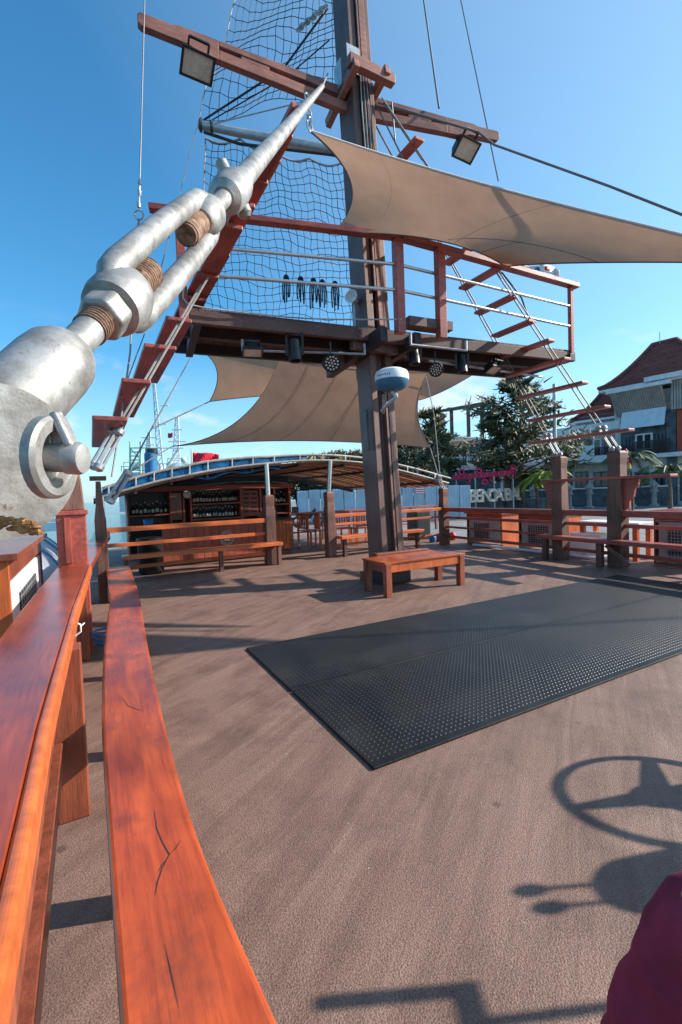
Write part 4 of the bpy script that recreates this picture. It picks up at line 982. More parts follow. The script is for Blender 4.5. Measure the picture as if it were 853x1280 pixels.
# ------------------------------------------------------------------ FOREGROUND TURNBUCKLE
def SEG(a, b, da, db):
    def f(u):
        s = (u-a[0])/(b[0]-a[0]); v = a[1]+(b[1]-a[1])*s; inv = (1-s)/da+s/db; return D(u, v, 1/inv)
    return f
TA = SEG((52, 472), (290, 238), .45, 1.16)
p0 = TA(52); p1 = TA(290); ta = (p1-p0).normalized()
tb = thing('turnbuckle', p0, 'huge silver painted turnbuckle with rusty threads in the left foreground', 'turnbuckle')
pj = p1; pe = D(404, 107, 6.4)
def along(u): return TA(u)
def seglathe(name, ua, ub, prof, m_, n=28, parent=tb, smooth=True, bevel=0):
    a = TA(ua); b = TA(ub); L_ = (b-a).length
    return link(name, MB().lathe(a, b-a, [(h*L_, r) for h, r in prof], n), m_, parent, smooth=smooth, bevel=bevel)
# socket
seglathe('socket', -60, 84, [(0, .034), (.55, .036), (.80, .037), (.90, .036), (.97, .031), (1, .022), (1, .012)], M['silver'], 40)
seglathe('rod', 74, 132, [(0, .0165), (1, .0175)], M['silver'], 28)
def threads(ua, ub, r, name='thread', n=30, turns=14):
    a = TA(ua); b = TA(ub); L_ = (b-a).length; prof = []
    for k in range(turns*4+1):
        prof.append((L_*k/(turns*4), r+(.0011 if k % 4 < 2 else -.0009)))
    return link(name, MB().lathe(a, b-a, prof, n), M['rust'], tb, smooth=True)
threads(112, 130, .0180, turns=8)
# hex nut
a = TA(124); b = TA(140)
link('hex_nut', MB().lathe(a, b-a, [(0, .028), (.2*(b-a).length, .0295), (.8*(b-a).length, .0295), ((b-a).length, .026)], 6), M['silver'], tb, bevel=.005, seg=4)
# collar (yoke end)
seglathe('collar', 137, 163, [(0, .026), (.04, .035), (.22, .038), (.6, .039), (.9, .034), (1, .026), (1, .0)], M['silver'], 40)
threads(160, 186, .0205, turns=12)
seglathe('thread_end', 185.5, 187, [(0, .020), (1, .018)], M['rust'])
# two side bars
view = (TA(220)-CAM).normalized(); sd_ = ta.cross(view).normalized()
if sd_.z < 0: sd_ = -sd_
# roll the frame a little so the nearer bar shows above
depthdir = ta.cross(sd_).normalized()
if depthdir.dot(view) > 0: depthdir = -depthdir
sdir = (sd_*.90+depthdir*.42).normalized()
def bar(sgn):
    a = TA(146); b = TA(262); L_ = (b-a).length; o1 = .033; pts = []; rs = []
    for k in range(21):
        t_ = k/20; o_ = o1+.004*math.sin(math.pi*t_)
        if k == 0: o_ = .022
        if k == 20: o_ = .020
        if k == 1: o_ = .031
        if k == 19: o_ = .028
        pts.append(a+(b-a)*t_+sdir*sgn*o_); rs.append(.0185-.0012*t_ if 0 < k < 20 else .014)
    link('side_bar', MB().tube(pts, .02, 22, rs=rs), M['silver'], tb, smooth=True)
bar(1); bar(-1)
seglathe('collar', 250, 264, [(0, .024), (.08, .033), (.3, .037), (.75, .037), (.95, .031), (1, .02)], M['silver'], 36)
threads(234, 252, .0205, turns=9); seglathe('thread_end', 233.2, 234.2, [(0, .018), (1, .0205)], M['rust'])
seglathe('rod', 262, 281, [(0, .019), (1, .019)], M['silver'])
seglathe('thread_ring', 281, 284, [(0, .024), (.5, .027), (1, .024)], M['rust'])
# upper clevis: round head with pin, then pipe
dirp = (pe-pj).normalized()
seglathe('jaw', 280, 303, [(0, .024), (.05, .040), (.2, .044), (.42, .046), (.62, .043), (.82, .037), (.96, .028), (1, .015)], M['silver'], 36)
c = TA(292); pv = (sd_*.8+depthdir*.1+ta*.35).normalized(); pv2 = ta.cross(depthdir).normalized()
link('pin', MB().lathe(c-pv*.072, pv, [(0, .010), (.01, .019), (.03, .019), (.03, .013), (.115, .013), (.115, .016), (.135, .016), (.14, .012)], 18), M['silver'], tb, smooth=True)
link('split_pin', MB().tube(catm([c-pv*.06+ta*.02, c-pv*.07+ta*.045, c-pv*.055+ta*.06, c-pv*.035+ta*.062], 4), .0035, 8), M['galv'], tb, smooth=True)
a = TA(296); L_ = (pe-a).length
mb = MB().lathe(a, pe-a, [(0, .012), (.015, .027), (.06, .029), (.3, .029), (L_*.7, .030), (L_-.3, .03), (L_-.1, .02), (L_, .008)], 26)
link('pipe', mb, M['silver'], tb, smooth=True)
wire('shroud_wire', [pe-dirp*.2, D(410, 92, 6.6)], .012, 'wire tying the silver pipe to the yard', 'wire rope', M['wirel'], 'wire shrouds of the mast')
# eye plate at the lower end
cC = D(-10, 580, .335); nrm = (-(cC-CAM).normalized()*.90+rt*.28+up*.0).normalized()
ex_ = up-nrm*up.dot(nrm); ex_.normalize(); ey_ = nrm.cross(ex_)
tdir = (p0-cC); tdir = (tdir-nrm*tdir.dot(nrm)).normalized(); tn = nrm.cross(tdir)
def eyeplate(off_, th_, nm):
    pts = []; r = .057
    for k in range(40):
        a = R(-205+ (360+50)*0 + k*(230)/39) if False else 2*math.pi*k/40
        jag = 1.0
        pts.append(cC+nrm*off_+tdir*math.cos(a)*r*(1.06 if math.cos(a) > 0 else 1)+tn*math.sin(a)*r)
    return link(nm, MB().prism(pts, nrm*th_), M['silver'], tb, bevel=.006, seg=3, smooth=True)
eyeplate(-.030, .030, 'eye_plate')
mb = MB()
for k in range(60):
    a = random.random()*6.28; uu = random.uniform(-14, 48); pos = D(uu, 648+random.uniform(0, 12)+.18*max(0, uu-10), .325)
    mb.ball(pos, random.uniform(.0015, .006), random.uniform(.0015, .004), random.uniform(.001, .003), n=6, m_=4)
link('rust_crust', mb, M['crust'], tb)
pc = D(68, 572, .318)
ln_ = (rt+f0*.02-up*.03).normalized()
link('washer', MB().lathe(pc, ln_, [(-.007, .025), (-.005, .0285), (.001, .0285), (.0035, .026), (.0035, .019), (.001, .017), (-.004, .016)], 36), M['silver'], tb, smooth=True)
link('pin', MB().lathe(pc, ln_, [(-.009, .0095), (.0, .010), (.008, .010), (.009, .0112), (.017, .0114), (.020, .010), (.0215, .003)], 26), M['silver'], tb, smooth=True)
q0 = pc+ln_*.005+up*.012
link('cotter', MB().beam(q0-rt*.003+up*.018, q0+rt*.010-up*.006-f0*.003, .014, .006, ln_).beam(q0-rt*.004+up*.020, q0-rt*.002-up*.004, .009, .005, -f0), M['silver'], tb, bevel=.003, seg=3)

# ------------------------------------------------------------------ BAR AND CANOPY
bar_t = thing('bar_counter', BP(270, 690, 1.1)*V((1, 1, 0)), 'red panelled bar counter with a round white emblem', 'bar counter')
c0 = BP(204, 690, 1.1)*V((1, 1, 0)); c1 = BP(338, 690, 1.1)*V((1, 1, 0)); L_ = (c1-c0).length
npn = 14
for k in range(npn):
    a = c0+bdir*(L_*k/npn); link('panel_board', MB().beam(a+Z*.42+bdir*.002, a+bdir*(L_/npn-.004)+Z*.42, .03, .74), M['panel'], bar_t, bevel=.003)
link('counter_top', MB().beam(c0-bdir*.5+bn*.2+Z*.82, c1+bdir*.2+bn*.2+Z*.82, .55, .05), M['ledge'], bar_t, bevel=.006)
link('plinth', MB().beam(c0+Z*.03+bn*.05, c1+Z*.03+bn*.05, .05, .06), M['dark'], bar_t)
ec = BP(284, 672.5, 1.08)
link('emblem', MB().torus(ec-bn*.004, bn, .15, .004, 32, 6).torus(ec-bn*.004, bn, .108, .004, 32, 6), M['cap'], bar_t)
em = MB()
for k in range(22):
    a_ = 2*math.pi*k/22; em.box(ec-bn*.006+bdir*math.cos(a_)*.128+Z*math.sin(a_)*.128, .012, .006, .02, bdir*-math.sin(a_)+Z*math.cos(a_), bn, bdir*math.cos(a_)+Z*math.sin(a_))
# small ship drawing inside the emblem: hull, masts, sails
em.prism([ec-bn*.006+bdir*x+Z*z for x, z in ((-.075, -.02), (.075, -.02), (.05, -.06), (-.05, -.06))], -bn*.006)
em.prism([ec-bn*.006+bdir*x+Z*z for x, z in ((-.05, -.01), (-.005, -.01), (-.005, .06))], -bn*.006)
em.prism([ec-bn*.006+bdir*x+Z*z for x, z in ((.005, -.01), (.055, -.01), (.005, .075))], -bn*.006)
link('emblem_drawing', em, M['cap'], bar_t)
# side counter, orange lit
s0 = BP(345, 690, 1.9)*V((1, 1, 0)); s1 = BP(368, 690, 1.9)*V((1, 1, 0))
t = thing('side_counter', (s0+s1)/2, 'small orange panelled side counter right of the bar', 'counter')
for k in range(5):
    a = s0.lerp(s1, k/5); b = s0.lerp(s1, (k+1)/5-.015); link('panel_board', MB().beam(a+Z*.38, b+Z*.38, .03, .72), M['orange'], t, bevel=.003)
link('top', MB().beam(s0-bdir*.05+bn*.25+Z*.76, s1+bdir*.03+bn*.25+Z*.76, .6, .04), M['ledge'], t, bevel=.004)
# back bar shelving, measured on a wall 3.4 m behind the railing
BO = 3.2
sh = thing('bar_shelving', BP(262, 650, BO)*V((1, 1, 0)), 'dark red back bar cabinet with open bottle shelves', 'shelf unit')
def SW(u, v, o_=0): return BP(u, v, BO+o_)
def vpanel(u0_, v0_, u1_, v1_, d_, m_, nm, o_=0, bevel=.003):
    a = SW(u0_, (v0_+v1_)/2, o_); b = SW(u1_, (v0_+v1_)/2, o_); zt = SW((u0_+u1_)/2, v0_, o_).z; zb_ = SW((u0_+u1_)/2, v1_, o_).z
    a.z = b.z = (zt+zb_)/2; return link(nm, MB().beam(a, b, d_, zt-zb_), m_, sh, bevel=bevel)
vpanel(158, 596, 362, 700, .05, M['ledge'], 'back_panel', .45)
vpanel(160, 607, 362, 613, .5, M['panel'], 'lintel', .2)
for u in (160, 213, 229, 238, 300, 302, 324, 341, 360): vpanel(u-1.2, 610, u+1.2, 700, .42, M['panel'], 'upright', .2)
for (ua, ub, vv) in ((161, 212, 644), (239, 299, 629.5), (239, 299, 648), (342, 359, 630), (161, 212, 656), (342, 359, 641)):
    vpanel(ua, vv-.9, ub, vv+.9, .40, M['panel'], 'shelf', .2)
vpanel(214.5, 616, 227.5, 650, .02, M['post'], 'cabinet_door', .0); vpanel(303, 613, 323, 645, .02, M['panel'], 'cabinet_door', .0)
for k in range(5):
    vpanel(305, 616+k*5.5, 311, 618.5+k*5.5, .03, M['dark'], 'louvre', -.005); vpanel(314, 616+k*5.5, 321, 618.5+k*5.5, .03, M['dark'], 'louvre', -.005)
vpanel(324.5, 640, 341, 700, .02, M['panel'], 'cabinet_door', .0)
t = thing('round_plaque', SW(234, 618, -.05), 'small round pale plaque on the back bar', 'plaque')
link('disc', MB().lathe(SW(234, 618, -.05), -bn, [(0, .1), (.02, .1), (.025, .09)], 20), M['cap'], t, smooth=True)
link('rim', MB().torus(SW(234, 618, -.07), bn, .1, .012, 20, 6), M['post'], t, smooth=True)
# bottles: local prototype
bp0 = local('bottle', 'dark bottle with pale label on the bar shelf', 'bottle', 'bottles on the back bar shelves')
b_body = link('glass', MB().lathe((0, 0, 0), Z, [(0, .034), (.005, .038), (.17, .038), (.2, .03), (.225, .014), (.29, .013)], 12), M['amber'], bp0, smooth=True)
link('label', MB().lathe((0, 0, .05), Z, [(0, .0385), (.0, .0395), (.085, .0395), (.085, .0385)], 12), M['cap'], bp0, smooth=True)
link('cap', MB().lathe((0, 0, .29), Z, [(0, .015), (.03, .015), (.032, .012)], 10), M['cap'], bp0, smooth=True)
first = True
rowsb = [(241, 297, 628.2, 14, 'upper middle'), (241, 297, 646.8, 14, 'lower middle'), (164, 210, 642.8, 9, 'left'), (343.5, 357.5, 629, 4, 'right')]
for (ua, ub, vv, cnt, nm) in rowsb:
    for k in range(cnt):
        u = ua+(ub-ua)*(k+.5)/cnt+random.uniform(-.4, .4); p = SW(u, vv, .1+random.uniform(0, .12))
        z_ = SW((ua+ub)/2, vv, 0); p = V((p.x, p.y, 0))
        p.z = SW(u, vv, 0).z*0+SW((ua+ub)/2, {628.2: 629.5-.9, 646.8: 648-.9, 642.8: 644-.9, 629: 630-.9}[vv], .2).z
        lab = ('first', 'second', 'third', 'fourth', 'fifth', 'sixth', 'seventh', 'eighth', 'ninth', 'tenth', 'eleventh', 'twelfth', 'thirteenth', 'fourteenth')[k]+' bottle from the left on the '+nm+' shelf of the back bar'
        if first: bp0.location = p; bp0['label'] = lab; bp0.scale = (.9,)*3; first = False
        else: copy_tree(bp0, p, random.random()*6, lab, scale=random.uniform(.78, 1.05))
# black drum and bits in front of the bar
c = BP(189, 700, .55)*V((1, 1, 0))
t = thing('bin', c, 'black drum bin beside the bar counter behind the railing', 'bin')
link('body', MB().lathe(c, Z, [(0, .2), (.03, .22), (.3, .215), (.32, .225), (.6, .22), (.62, .23)], 24), M['black'], t, smooth=True)
link('lid', MB().lathe(c+Z*.62, Z, [(0, .235), (.03, .235), (.04, .2), (.045, 0.01)], 24), M['ledge'], t, smooth=True)
tag(link('bucket', MB().lathe(SW(186, 656, -.8), Z, [(-.02, .09), (.12, .11), (.12, .1), (0, .08)], 18), M['blue'], smooth=True), 'small blue bucket on the bar counter', 'bucket')

# canopy
uph = [(128, 611), (170, 597), (200, 589), (230, 583), (260, 577), (300, 573), (333, 571), (375, 569), (413, 569), (450, 572), (480, 577), (520, 586), (563, 598)]
uph = [(u, v) for u, v in uph]; loh = [(128, 621), (170, 609), (200, 601), (230, 595), (260, 589), (300, 583), (333, 579.5), (375, 576), (413, 575.5), (450, 578), (480, 583), (520, 593), (561, 604)]
UP = catm([BP(u, v, .28) for u, v in uph], 4); LO = catm([BP(u, v, .0) for u, v in loh], 4)
cn_ = thing('canopy', (P3+CR)/2+Z*1.9-bdir*.8+Z*0, 'arched pipe canopy with blue tarpaulin and slatted ceiling over the bar', 'canopy')
M['pipe'] = mat('beige_pipe', (.34, .31, .27), .6, .0, .3, 12, .1, 40)
link('frame_pipe', MB().tube(UP, .026, 8), M['pipe'], cn_, smooth=True)
link('frame_pipe', MB().tube(LO, .022, 8), M['pipe'], cn_, smooth=True)
for k in range(1, len(UP)-1, 3): link('strut', MB().tube([UP[k], LO[k]], .013, 6), M['pipe'], cn_, smooth=True)
mb = MB(); rw = []
for k, (a, b) in enumerate(zip(UP, LO)):
    s = .05*math.sin(k*1.3)+.03*math.sin(k*2.9); e_ = b+bn*.1-Z*(.03+.03*math.sin(k*.9))
    rw.append([a+bn*.03-Z*.02, a.lerp(b, .5)+bn*(.08+s), b+bn*.06-Z*.0])
link('tarpaulin', MB().grid(rw[:30]), M['bluetarp'], cn_, smooth=True, solid=.006)
mb = MB(); rw = []
for k in range(14, 42):
    b = LO[min(k, len(LO)-1)] if k < 27 else None
    if b is None: break
    s = (k-14)/12; d_ = .07+.07*math.sin(s*math.pi*2.4)**2
    rw.append([b+bn*.07, b+bn*(.14+.04*math.sin(k*2))-Z*d_*.6, b+bn*.1-Z*d_-Z*.02])
link('tarpaulin', MB().grid(rw), M['bluetarp'], cn_, smooth=True, solid=.01, label='bunched roll of bright blue tarpaulin')
M['slat'] = mat('bamboo_slat', (.30, .15, .085), .8, 0, .4, 5, .2, 20)
rd = 4.3; ns = 30
for j in range(ns):
    o0 = rd*j/ns; 
    P = [p+bn*(.1+o0)-Z*(.03+.0*o0+.02*(j % 2)) for p in LO]
    link('ceiling_slat', wob([p for p in P[::2]], rd/ns*(.93 if j % 3 else .86), .02, 0), M['slat'], cn_)
for k in range(4, len(LO)-2, 6): link('rafter', MB().beam(LO[k]-Z*.08+bn*.05, LO[k]+bn*rd-Z*.08, .04, .06), M['dark'], cn_)
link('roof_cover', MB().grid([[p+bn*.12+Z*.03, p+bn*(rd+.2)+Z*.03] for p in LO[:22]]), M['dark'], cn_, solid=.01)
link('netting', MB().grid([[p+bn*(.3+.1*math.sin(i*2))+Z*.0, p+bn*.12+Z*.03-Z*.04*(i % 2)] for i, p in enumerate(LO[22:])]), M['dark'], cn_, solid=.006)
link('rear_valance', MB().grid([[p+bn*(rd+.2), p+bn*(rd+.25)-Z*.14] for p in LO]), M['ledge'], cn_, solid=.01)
for pp, nm in ((P3, 'left'), (P4, 'right')):
    k = min(range(len(LO)), key=lambda i: (LO[i]-pp-Z*2).length)
    o = link('canopy_pole', MB().tube([pp+Z*1.34, V((LO[k].x, LO[k].y, LO[k].z))], .045, 12), M['steel'], smooth=True)
    tag(o, 'short steel pipe holding the canopy on the deck post, '+('nearer the bar' if nm == 'left' else 'nearer the mast'), 'pole', 'steel pipes holding up the canopy')
# corner support of canopy far right / left
tag(link('canopy_pole', MB().tube([BP(130, 700, .1)*V((1, 1, 0)), LO[0]], .03, 10), M['steel'], smooth=True), 'steel pipe at the far left end of the canopy', 'pole', 'steel pipes holding up the canopy')

# chairs with slatted backs
ch0 = local('chair', 'orange wooden chair with slatted back', 'chair', 'orange slatted chairs beyond the railing')
for sx in (-.2, .2):
    for sy in (-.2, .2):
        link('leg', MB().beam((sx, sy, 0), (sx, sy, .42 if sy < 0 else .86), .04, .04, V((0, 1, 0))), M['chairw'], ch0)
for k in range(4): link('seat_slat', MB().box((0, -.17+k*.115, .435), .44, .1, .02), M['chairw'], ch0)
for k in range(5): link('back_slat', MB().box((-.14+k*.07, .2, .66), .035, .015, .3), M['chairw'], ch0)
link('top_rail', MB().box((0, .2, .84), .44, .025, .06), M['chairw'], ch0); link('low_rail', MB().box((0, .2, .5), .4, .02, .04), M['chairw'], ch0)
cps = [(388, 690, 2.0, 2.3, 'leftmost orange slatted chair seen beside the deck post left of the mast'), (408, 692, 1.6, 1.9, 'orange slatted chair just behind the deck post left of the mast'), (433, 690, 1.8, .4, 'orange slatted chair between the deck post and the mast'), (453, 690, 1.5, 3.5, 'orange slatted chair nearest the left side of the mast')]
for i, (u, v, o_, rz, lab) in enumerate(cps):
    p = BP(u, v, o_)*V((1, 1, 0))
    if i == 0: ch0.location = p; ch0.rotation_euler.z = rz; ch0['label'] = lab
    else: copy_tree(ch0, p, rz, lab)
# fore deck side railing seen behind chairs
t = thing('railing', BP(420, 650, 3.8)*V((1, 1, 0)), 'low red railing on the foredeck behind the orange chairs', 'railing')
link('cap', MB().beam(BP(362, 647, 3.6)*V((1, 1, 0))+Z*.80, BP(545, 640, 3.4)*V((1, 1, 0))+Z*.80, .1, .05), M['panel'], t, bevel=.004)
for s in (0, .2, .4, .6, .8, 1):
    p = (BP(362, 647, 3.6)*V((1, 1, 0))).lerp(BP(545, 640, 3.4)*V((1, 1, 0)), s); link('post', MB().beam(p, p+Z*.77, .07, .07, F1), M['brown'], t)
for z0 in (.5, .25): link('bar', MB().beam(BP(362, 647, 3.6)*V((1, 1, 0))+Z*z0, BP(545, 640, 3.4)*V((1, 1, 0))+Z*z0, .03, .05), M['panel'], t)
# black crate/speaker behind rail right of mast
c = BP(524, 672, 1.4)*V((1, 1, 0)); t = thing('loudspeaker', c, 'black boxy loudspeaker behind the railing right of the mast', 'loudspeaker')
link('cabinet', MB().box(c+Z*.4, .5, .4, .8, bdir, bn), M['black'], t, bevel=.015)
link('grille', MB().box(c+Z*.4-bn*.203, .42, .012, .7, bdir, bn), M['ledge'], t, bevel=.004)
for k, (u, col, lab) in enumerate(((541, M['blue'], 'blue buoy ball lying by the far corner post'), (549, M['red'], 'red buoy ball lying by the far corner post'), (566, M['red'], 'small red fender lying right of the far corner post'))):
    tag(link('fender', MB().ball(BP(u, 676, .5)*V((1, 1, 0))+Z*.1, .1, .1, .12), col, smooth=True), lab, 'fender')

# ------------------------------------------------------------------ AC BOXES
def acbox(p, ln, dp, ht, side, label, capt=None):
    """timber cabinet round an air conditioner; p = inboard after corner, runs forward ln, outboard dp"""
    t = thing('air_conditioner_box', p+F1*ln/2+N1*side*dp/2, label, 'air conditioner', 'timber boxed air conditioners outside the railings')
    o_ = N1*side
    link('roof', MB().box(p+F1*ln/2+o_*dp/2+Z*(ht+.02), ln+.1, dp+.1, .04, F1, N1), M['panel'] if not capt else capt, t, bevel=.004)
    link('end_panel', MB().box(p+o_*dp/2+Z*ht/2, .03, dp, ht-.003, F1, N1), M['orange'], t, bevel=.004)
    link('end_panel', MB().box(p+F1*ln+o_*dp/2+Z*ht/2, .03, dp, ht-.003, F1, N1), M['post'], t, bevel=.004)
    link('header', MB().box(p+F1*ln/2+o_*.015+Z*(ht-.06), ln-.04, .03, .12, F1, N1), M['post'], t, bevel=.004)
    c = p+F1*ln/2+o_*(dp/2)+Z*(.08+(ht-.22)/2)
    link('unit', MB().box(c, ln-.1, dp-.02, ht-.24, F1, N1), M['white'] if side < 0 else M['louv'], t, bevel=.012)
    g = c-o_*((dp-.02)/2+.004)+F1*.08*side
    link('grille', MB().box(g, (ln-.2)*.55, .008, (ht-.24)*.75, F1, N1), M['black'], t)
    mb = MB()
    for k in range(9): mb.box(g-o_*.006+Z*(-(ht-.24)*.34+k*(ht-.24)*.085), (ln-.2)*.55, .006, .007, F1, N1)
    for k in range(9): mb.box(g-o_*.006+F1*(-(ln-.2)*.26+k*(ln-.2)*.065), .007, .006, (ht-.24)*.75, F1, N1)
    link('grille_wire', mb, M['galv'], t)
    return t
oN = N1.dot(p770)+.55
def RN(u, n_): return HIT(u, 607, N1, n_)*V((1, 1, 0))
pA = RN(626, oN); pA2 = RN(583, oN)
acbox(pA, (pA2-pA).length, .55, .74, 1, 'air conditioner in its timber box nearest the far deck corner')
pB = RN(706, oN); pB2 = RN(648, oN)
acbox(pB, min((pB2-pB).length, 2.4), .5, .76, 1, 'air conditioner box behind the left tall shroud post')
pC = RN(905, oN+.1); pC2 = RN(818, oN+.1)
acbox(pC, (pC2-pC).length, .6, .84, 1, 'air conditioner box at the right edge with a bright red roof', M['rail'])
# white table with orange legs
c = RN(768, oN+.35); t = thing('white_table', c, 'white topped work table with orange legs behind the right tall post', 'table')
link('top', MB().box(c+Z*.62, 1.1, .5, .07, F1, N1), M['white'], t, bevel=.006)
for sx in (-.48, .48):
    for sy in (-.2, .2): link('leg', MB().box(c+F1*sx+N1*sy+Z*.29, .08, .08, .58, F1, N1), M['orange'], t, bevel=.004)
c = RN(738, oN+.2); tag(link('cool_box', MB().box(c+Z*.22, .6, .42, .44, F1, N1), M['white'], bevel=.03, seg=3), 'white cool box low behind the railing between the two tall posts', 'box')
tag(link('hose', MB().tube(catm([RN(590, oN-.2)+Z*.03, RN(620, oN-.25)+Z*.05, RN(660, oN-.15)+Z*.03, RN(700, oN-.2)+Z*.04, RN(760, oN-.2)+Z*.03], 5), .03, 8), M['white'], smooth=True), 'white drain hose lying along the foot of the air conditioner boxes', 'hose')
# left AC box: inboard face seen
pl_ = G(8, 800, .0)
nL = -.38
def LN(u, n_): return HIT(u, 627, N1, n_)*V((1, 1, 0))
a0 = LN(6, -.42); a1 = LN(48, -.42)
print('leftAC', a0, a1)
acbox(a0, (a1-a0).length, .42, 1.04, -1, 'air conditioner box outboard of the left railing with its grille showing', M['post'])
# rounded blue grey cover
c = V((-4.35, 5.9, 0)); t = thing('boat_cover', c, 'rounded blue grey fabric cover bulging outside the left railing', 'cover')
rw = []
for k in range(13):
    s = k/12; f_ = -1.5+3.0*s; rad = .80*math.sqrt(max(.02, 1-(2*s-1)**4))
    rw.append([c+F1*f_+N1*math.cos(a)*rad+Z*(.05+math.sin(a)*rad*1.2) for a in [math.pi*j/16 for j in range(17)]])
link('cloth', MB().grid(rw), M['cover'], t, smooth=True, solid=.01)
for k in (3, 6, 9): link('strap', MB().tube([p+(p-c-Z*.3).normalized()*.01 for p in rw[k]], .02, 6), M['shipb'], t, smooth=True)
for i, (u, v, cl) in enumerate(((60, 655, M['red']), (74, 650, M['white']))):
    pass
t = thing('red_boat', D(66, 652, 40)*V((1, 1, 0))+Z*-1.6, 'little red and white boat moored beyond the left railing', 'boat')
cb = D(66, 654, 40); pts = [cb+V((x, 0, z)) for x, z in ((-1.9, .1), (1.6, .1), (1.3, -.7), (-1.6, -.7))]
link('hull', MB().prism(pts, V((0, 1.2, 0))), M['white'], t, bevel=.05); link('deckhouse', MB().box(cb+V((0, .6, .28)), 1.6, .8, .34), M['white'], t, bevel=.04)
link('guardrail', MB().tube([cb+V((-1.3, .1, .12)), cb+V((-1.3, .1, .7)), cb+V((1.3, .1, .7)), cb+V((1.3, .1, .12))], .06, 6), M['red'], t)

# ------------------------------------------------------------------ HELM (right of the frame; casts its shadow on the deck)
hw = V((2.72, 2.13, .82)); t = thing('steering_wheel', hw, 'spoked steering wheel on its stand beyond the right edge, shadow on the deck', 'steering wheel')
wn = V((-.93, -.25, .28)).normalized(); R_ = .29
link('rim', MB().torus(hw, wn, R_, .018, 40, 10), M['black'], t, smooth=True)
link('hub', MB().lathe(hw, wn, [(-.03, .05), (0, .08), (.03, .06)], 18), M['black'], t, smooth=True)
wx = (Z-wn*Z.dot(wn)).normalized(); wy2 = wn.cross(wx)
for a_ in (90, 210, 330):
    dd = wx*math.sin(R(a_))+wy2*math.cos(R(a_)); link('spoke', MB().beam(hw+dd*.04, hw+dd*(R_-.01), .09, .02, wn, .035, .02), M['black'], t)
link('column', MB().tube([hw-wn*.03, hw-wn*.35, V((hw.x+.45, hw.y+.1, 0))], .04, 10), M['galv'], t, smooth=True)
ct = V((2.72, 1.78, 0)); t = thing('helm_console', ct, 'helm console with two throttle levers beyond the right edge', 'console')
link('pedestal', MB().box(ct+V((.35, -.05, .42)), .3, .26, .84), M['white'], t, bevel=.03, seg=3)
link('head', MB().lathe(ct+V((.02, -.05, .90)), V((-1, 0, .1)), [(-.45, .08), (-.4, .12), (.05, .14), (.2, .11), (.26, .04)], 20), M['black'], t, smooth=True)
for y in (-.085, -.015):
    e_ = ct+V((-.22, y, 1.06+(.02 if y > -.05 else 0))); link('lever', MB().tube([ct+V((.1, y, .96)), e_], .008, 8), M['galv'], t); link('knob', MB().ball(e_+V((-.03, 0, .02)), .045, .026, .028), M['black'], t, smooth=True)
t = thing('helm_guard_rail', V((2.2, 1.3, 0)), 'tubular guard rail beside the helm beyond the right edge', 'railing')
link('pipe', MB().beam(V((1.60, 1.42, .99)), V((2.0, 1.44, .99)), .035, .03).beam(V((1.99, 1.2, .99)), V((2.0, 1.46, 1.0)), .035, .03).tube([V((2.0, 1.36, .99)), V((3.2, 1.45, .96)), V((3.2, 1.45, 0))], .014, 8), M['post'], t)
link('pipe', MB().tube([V((1.60, 1.30, .96)), V((3.1, 1.30, .96)), V((3.1, 1.30, 0))], .02, 8), M['galv'], t)

# ------------------------------------------------------------------ PERSON (seated, knee in the corner)
per = thing('person', V((1.25, .62, 0)), 'person seated at the lower right corner, knee in loose maroon trousers', 'person')
def skin(name, verts, edges, radii, m_, sub=2, root=0):
    me = bpy.data.meshes.new(name); offp = WL[per.name]; me.from_pydata([tuple(V(v)-offp) for v in verts], edges, []); me.materials.append(m_)
    o = bpy.data.objects.new(name, me); COL.objects.link(o); o.parent = per; WL[o.name] = offp
    s = o.modifiers.new('skin', 'SKIN')
    for i, r_ in enumerate(radii):
        me.skin_vertices[0].data[i].radius = (r_, r_) if not isinstance(r_, tuple) else r_; me.skin_vertices[0].data[i].use_root = (i == root)
    s.use_smooth_shade = True; b = o.modifiers.new('sub', 'SUBSURF'); b.levels = sub; b.render_levels = sub; return o
bv = [(1.28, .50, .52), (1.32, .46, .75), (1.33, .42, 1.0), (1.32, .41, 1.12), (1.30, .41, 1.20), (1.27, .43, 1.30),
      (1.30, .56, 1.02), (1.22, .68, .80), (1.02, .74, .66), (1.36, .27, 1.02), (1.30, .22, .78), (1.1, .30, .66),
      (1.24, .60, .50), (.92, .76, .51), (.70, .90, .50), (.70, .88, .28), (.70, .86, .08), (.58, .92, .04),
      (1.22, .38, .50), (.86, .40, .50), (.78, .42, .28), (.80, .40, .08), (.66, .42, .04)]
be = [(0, 1), (1, 2), (2, 3), (3, 4), (4, 5), (2, 6), (6, 7), (7, 8), (2, 9), (9, 10), (10, 11), (0, 12), (12, 13), (13, 14), (14, 15), (15, 16), (16, 17), (0, 18), (18, 19), (19, 20), (20, 21), (21, 22)]
brd = [.14, .14, .15, .07, .055, .10, .06, .045, .035, .06, .045, .035, .09, .075, .055, .045, .035, .03, .09, .07, .045, .035, .03]
skin('body', bv, be, brd, M['skin'])
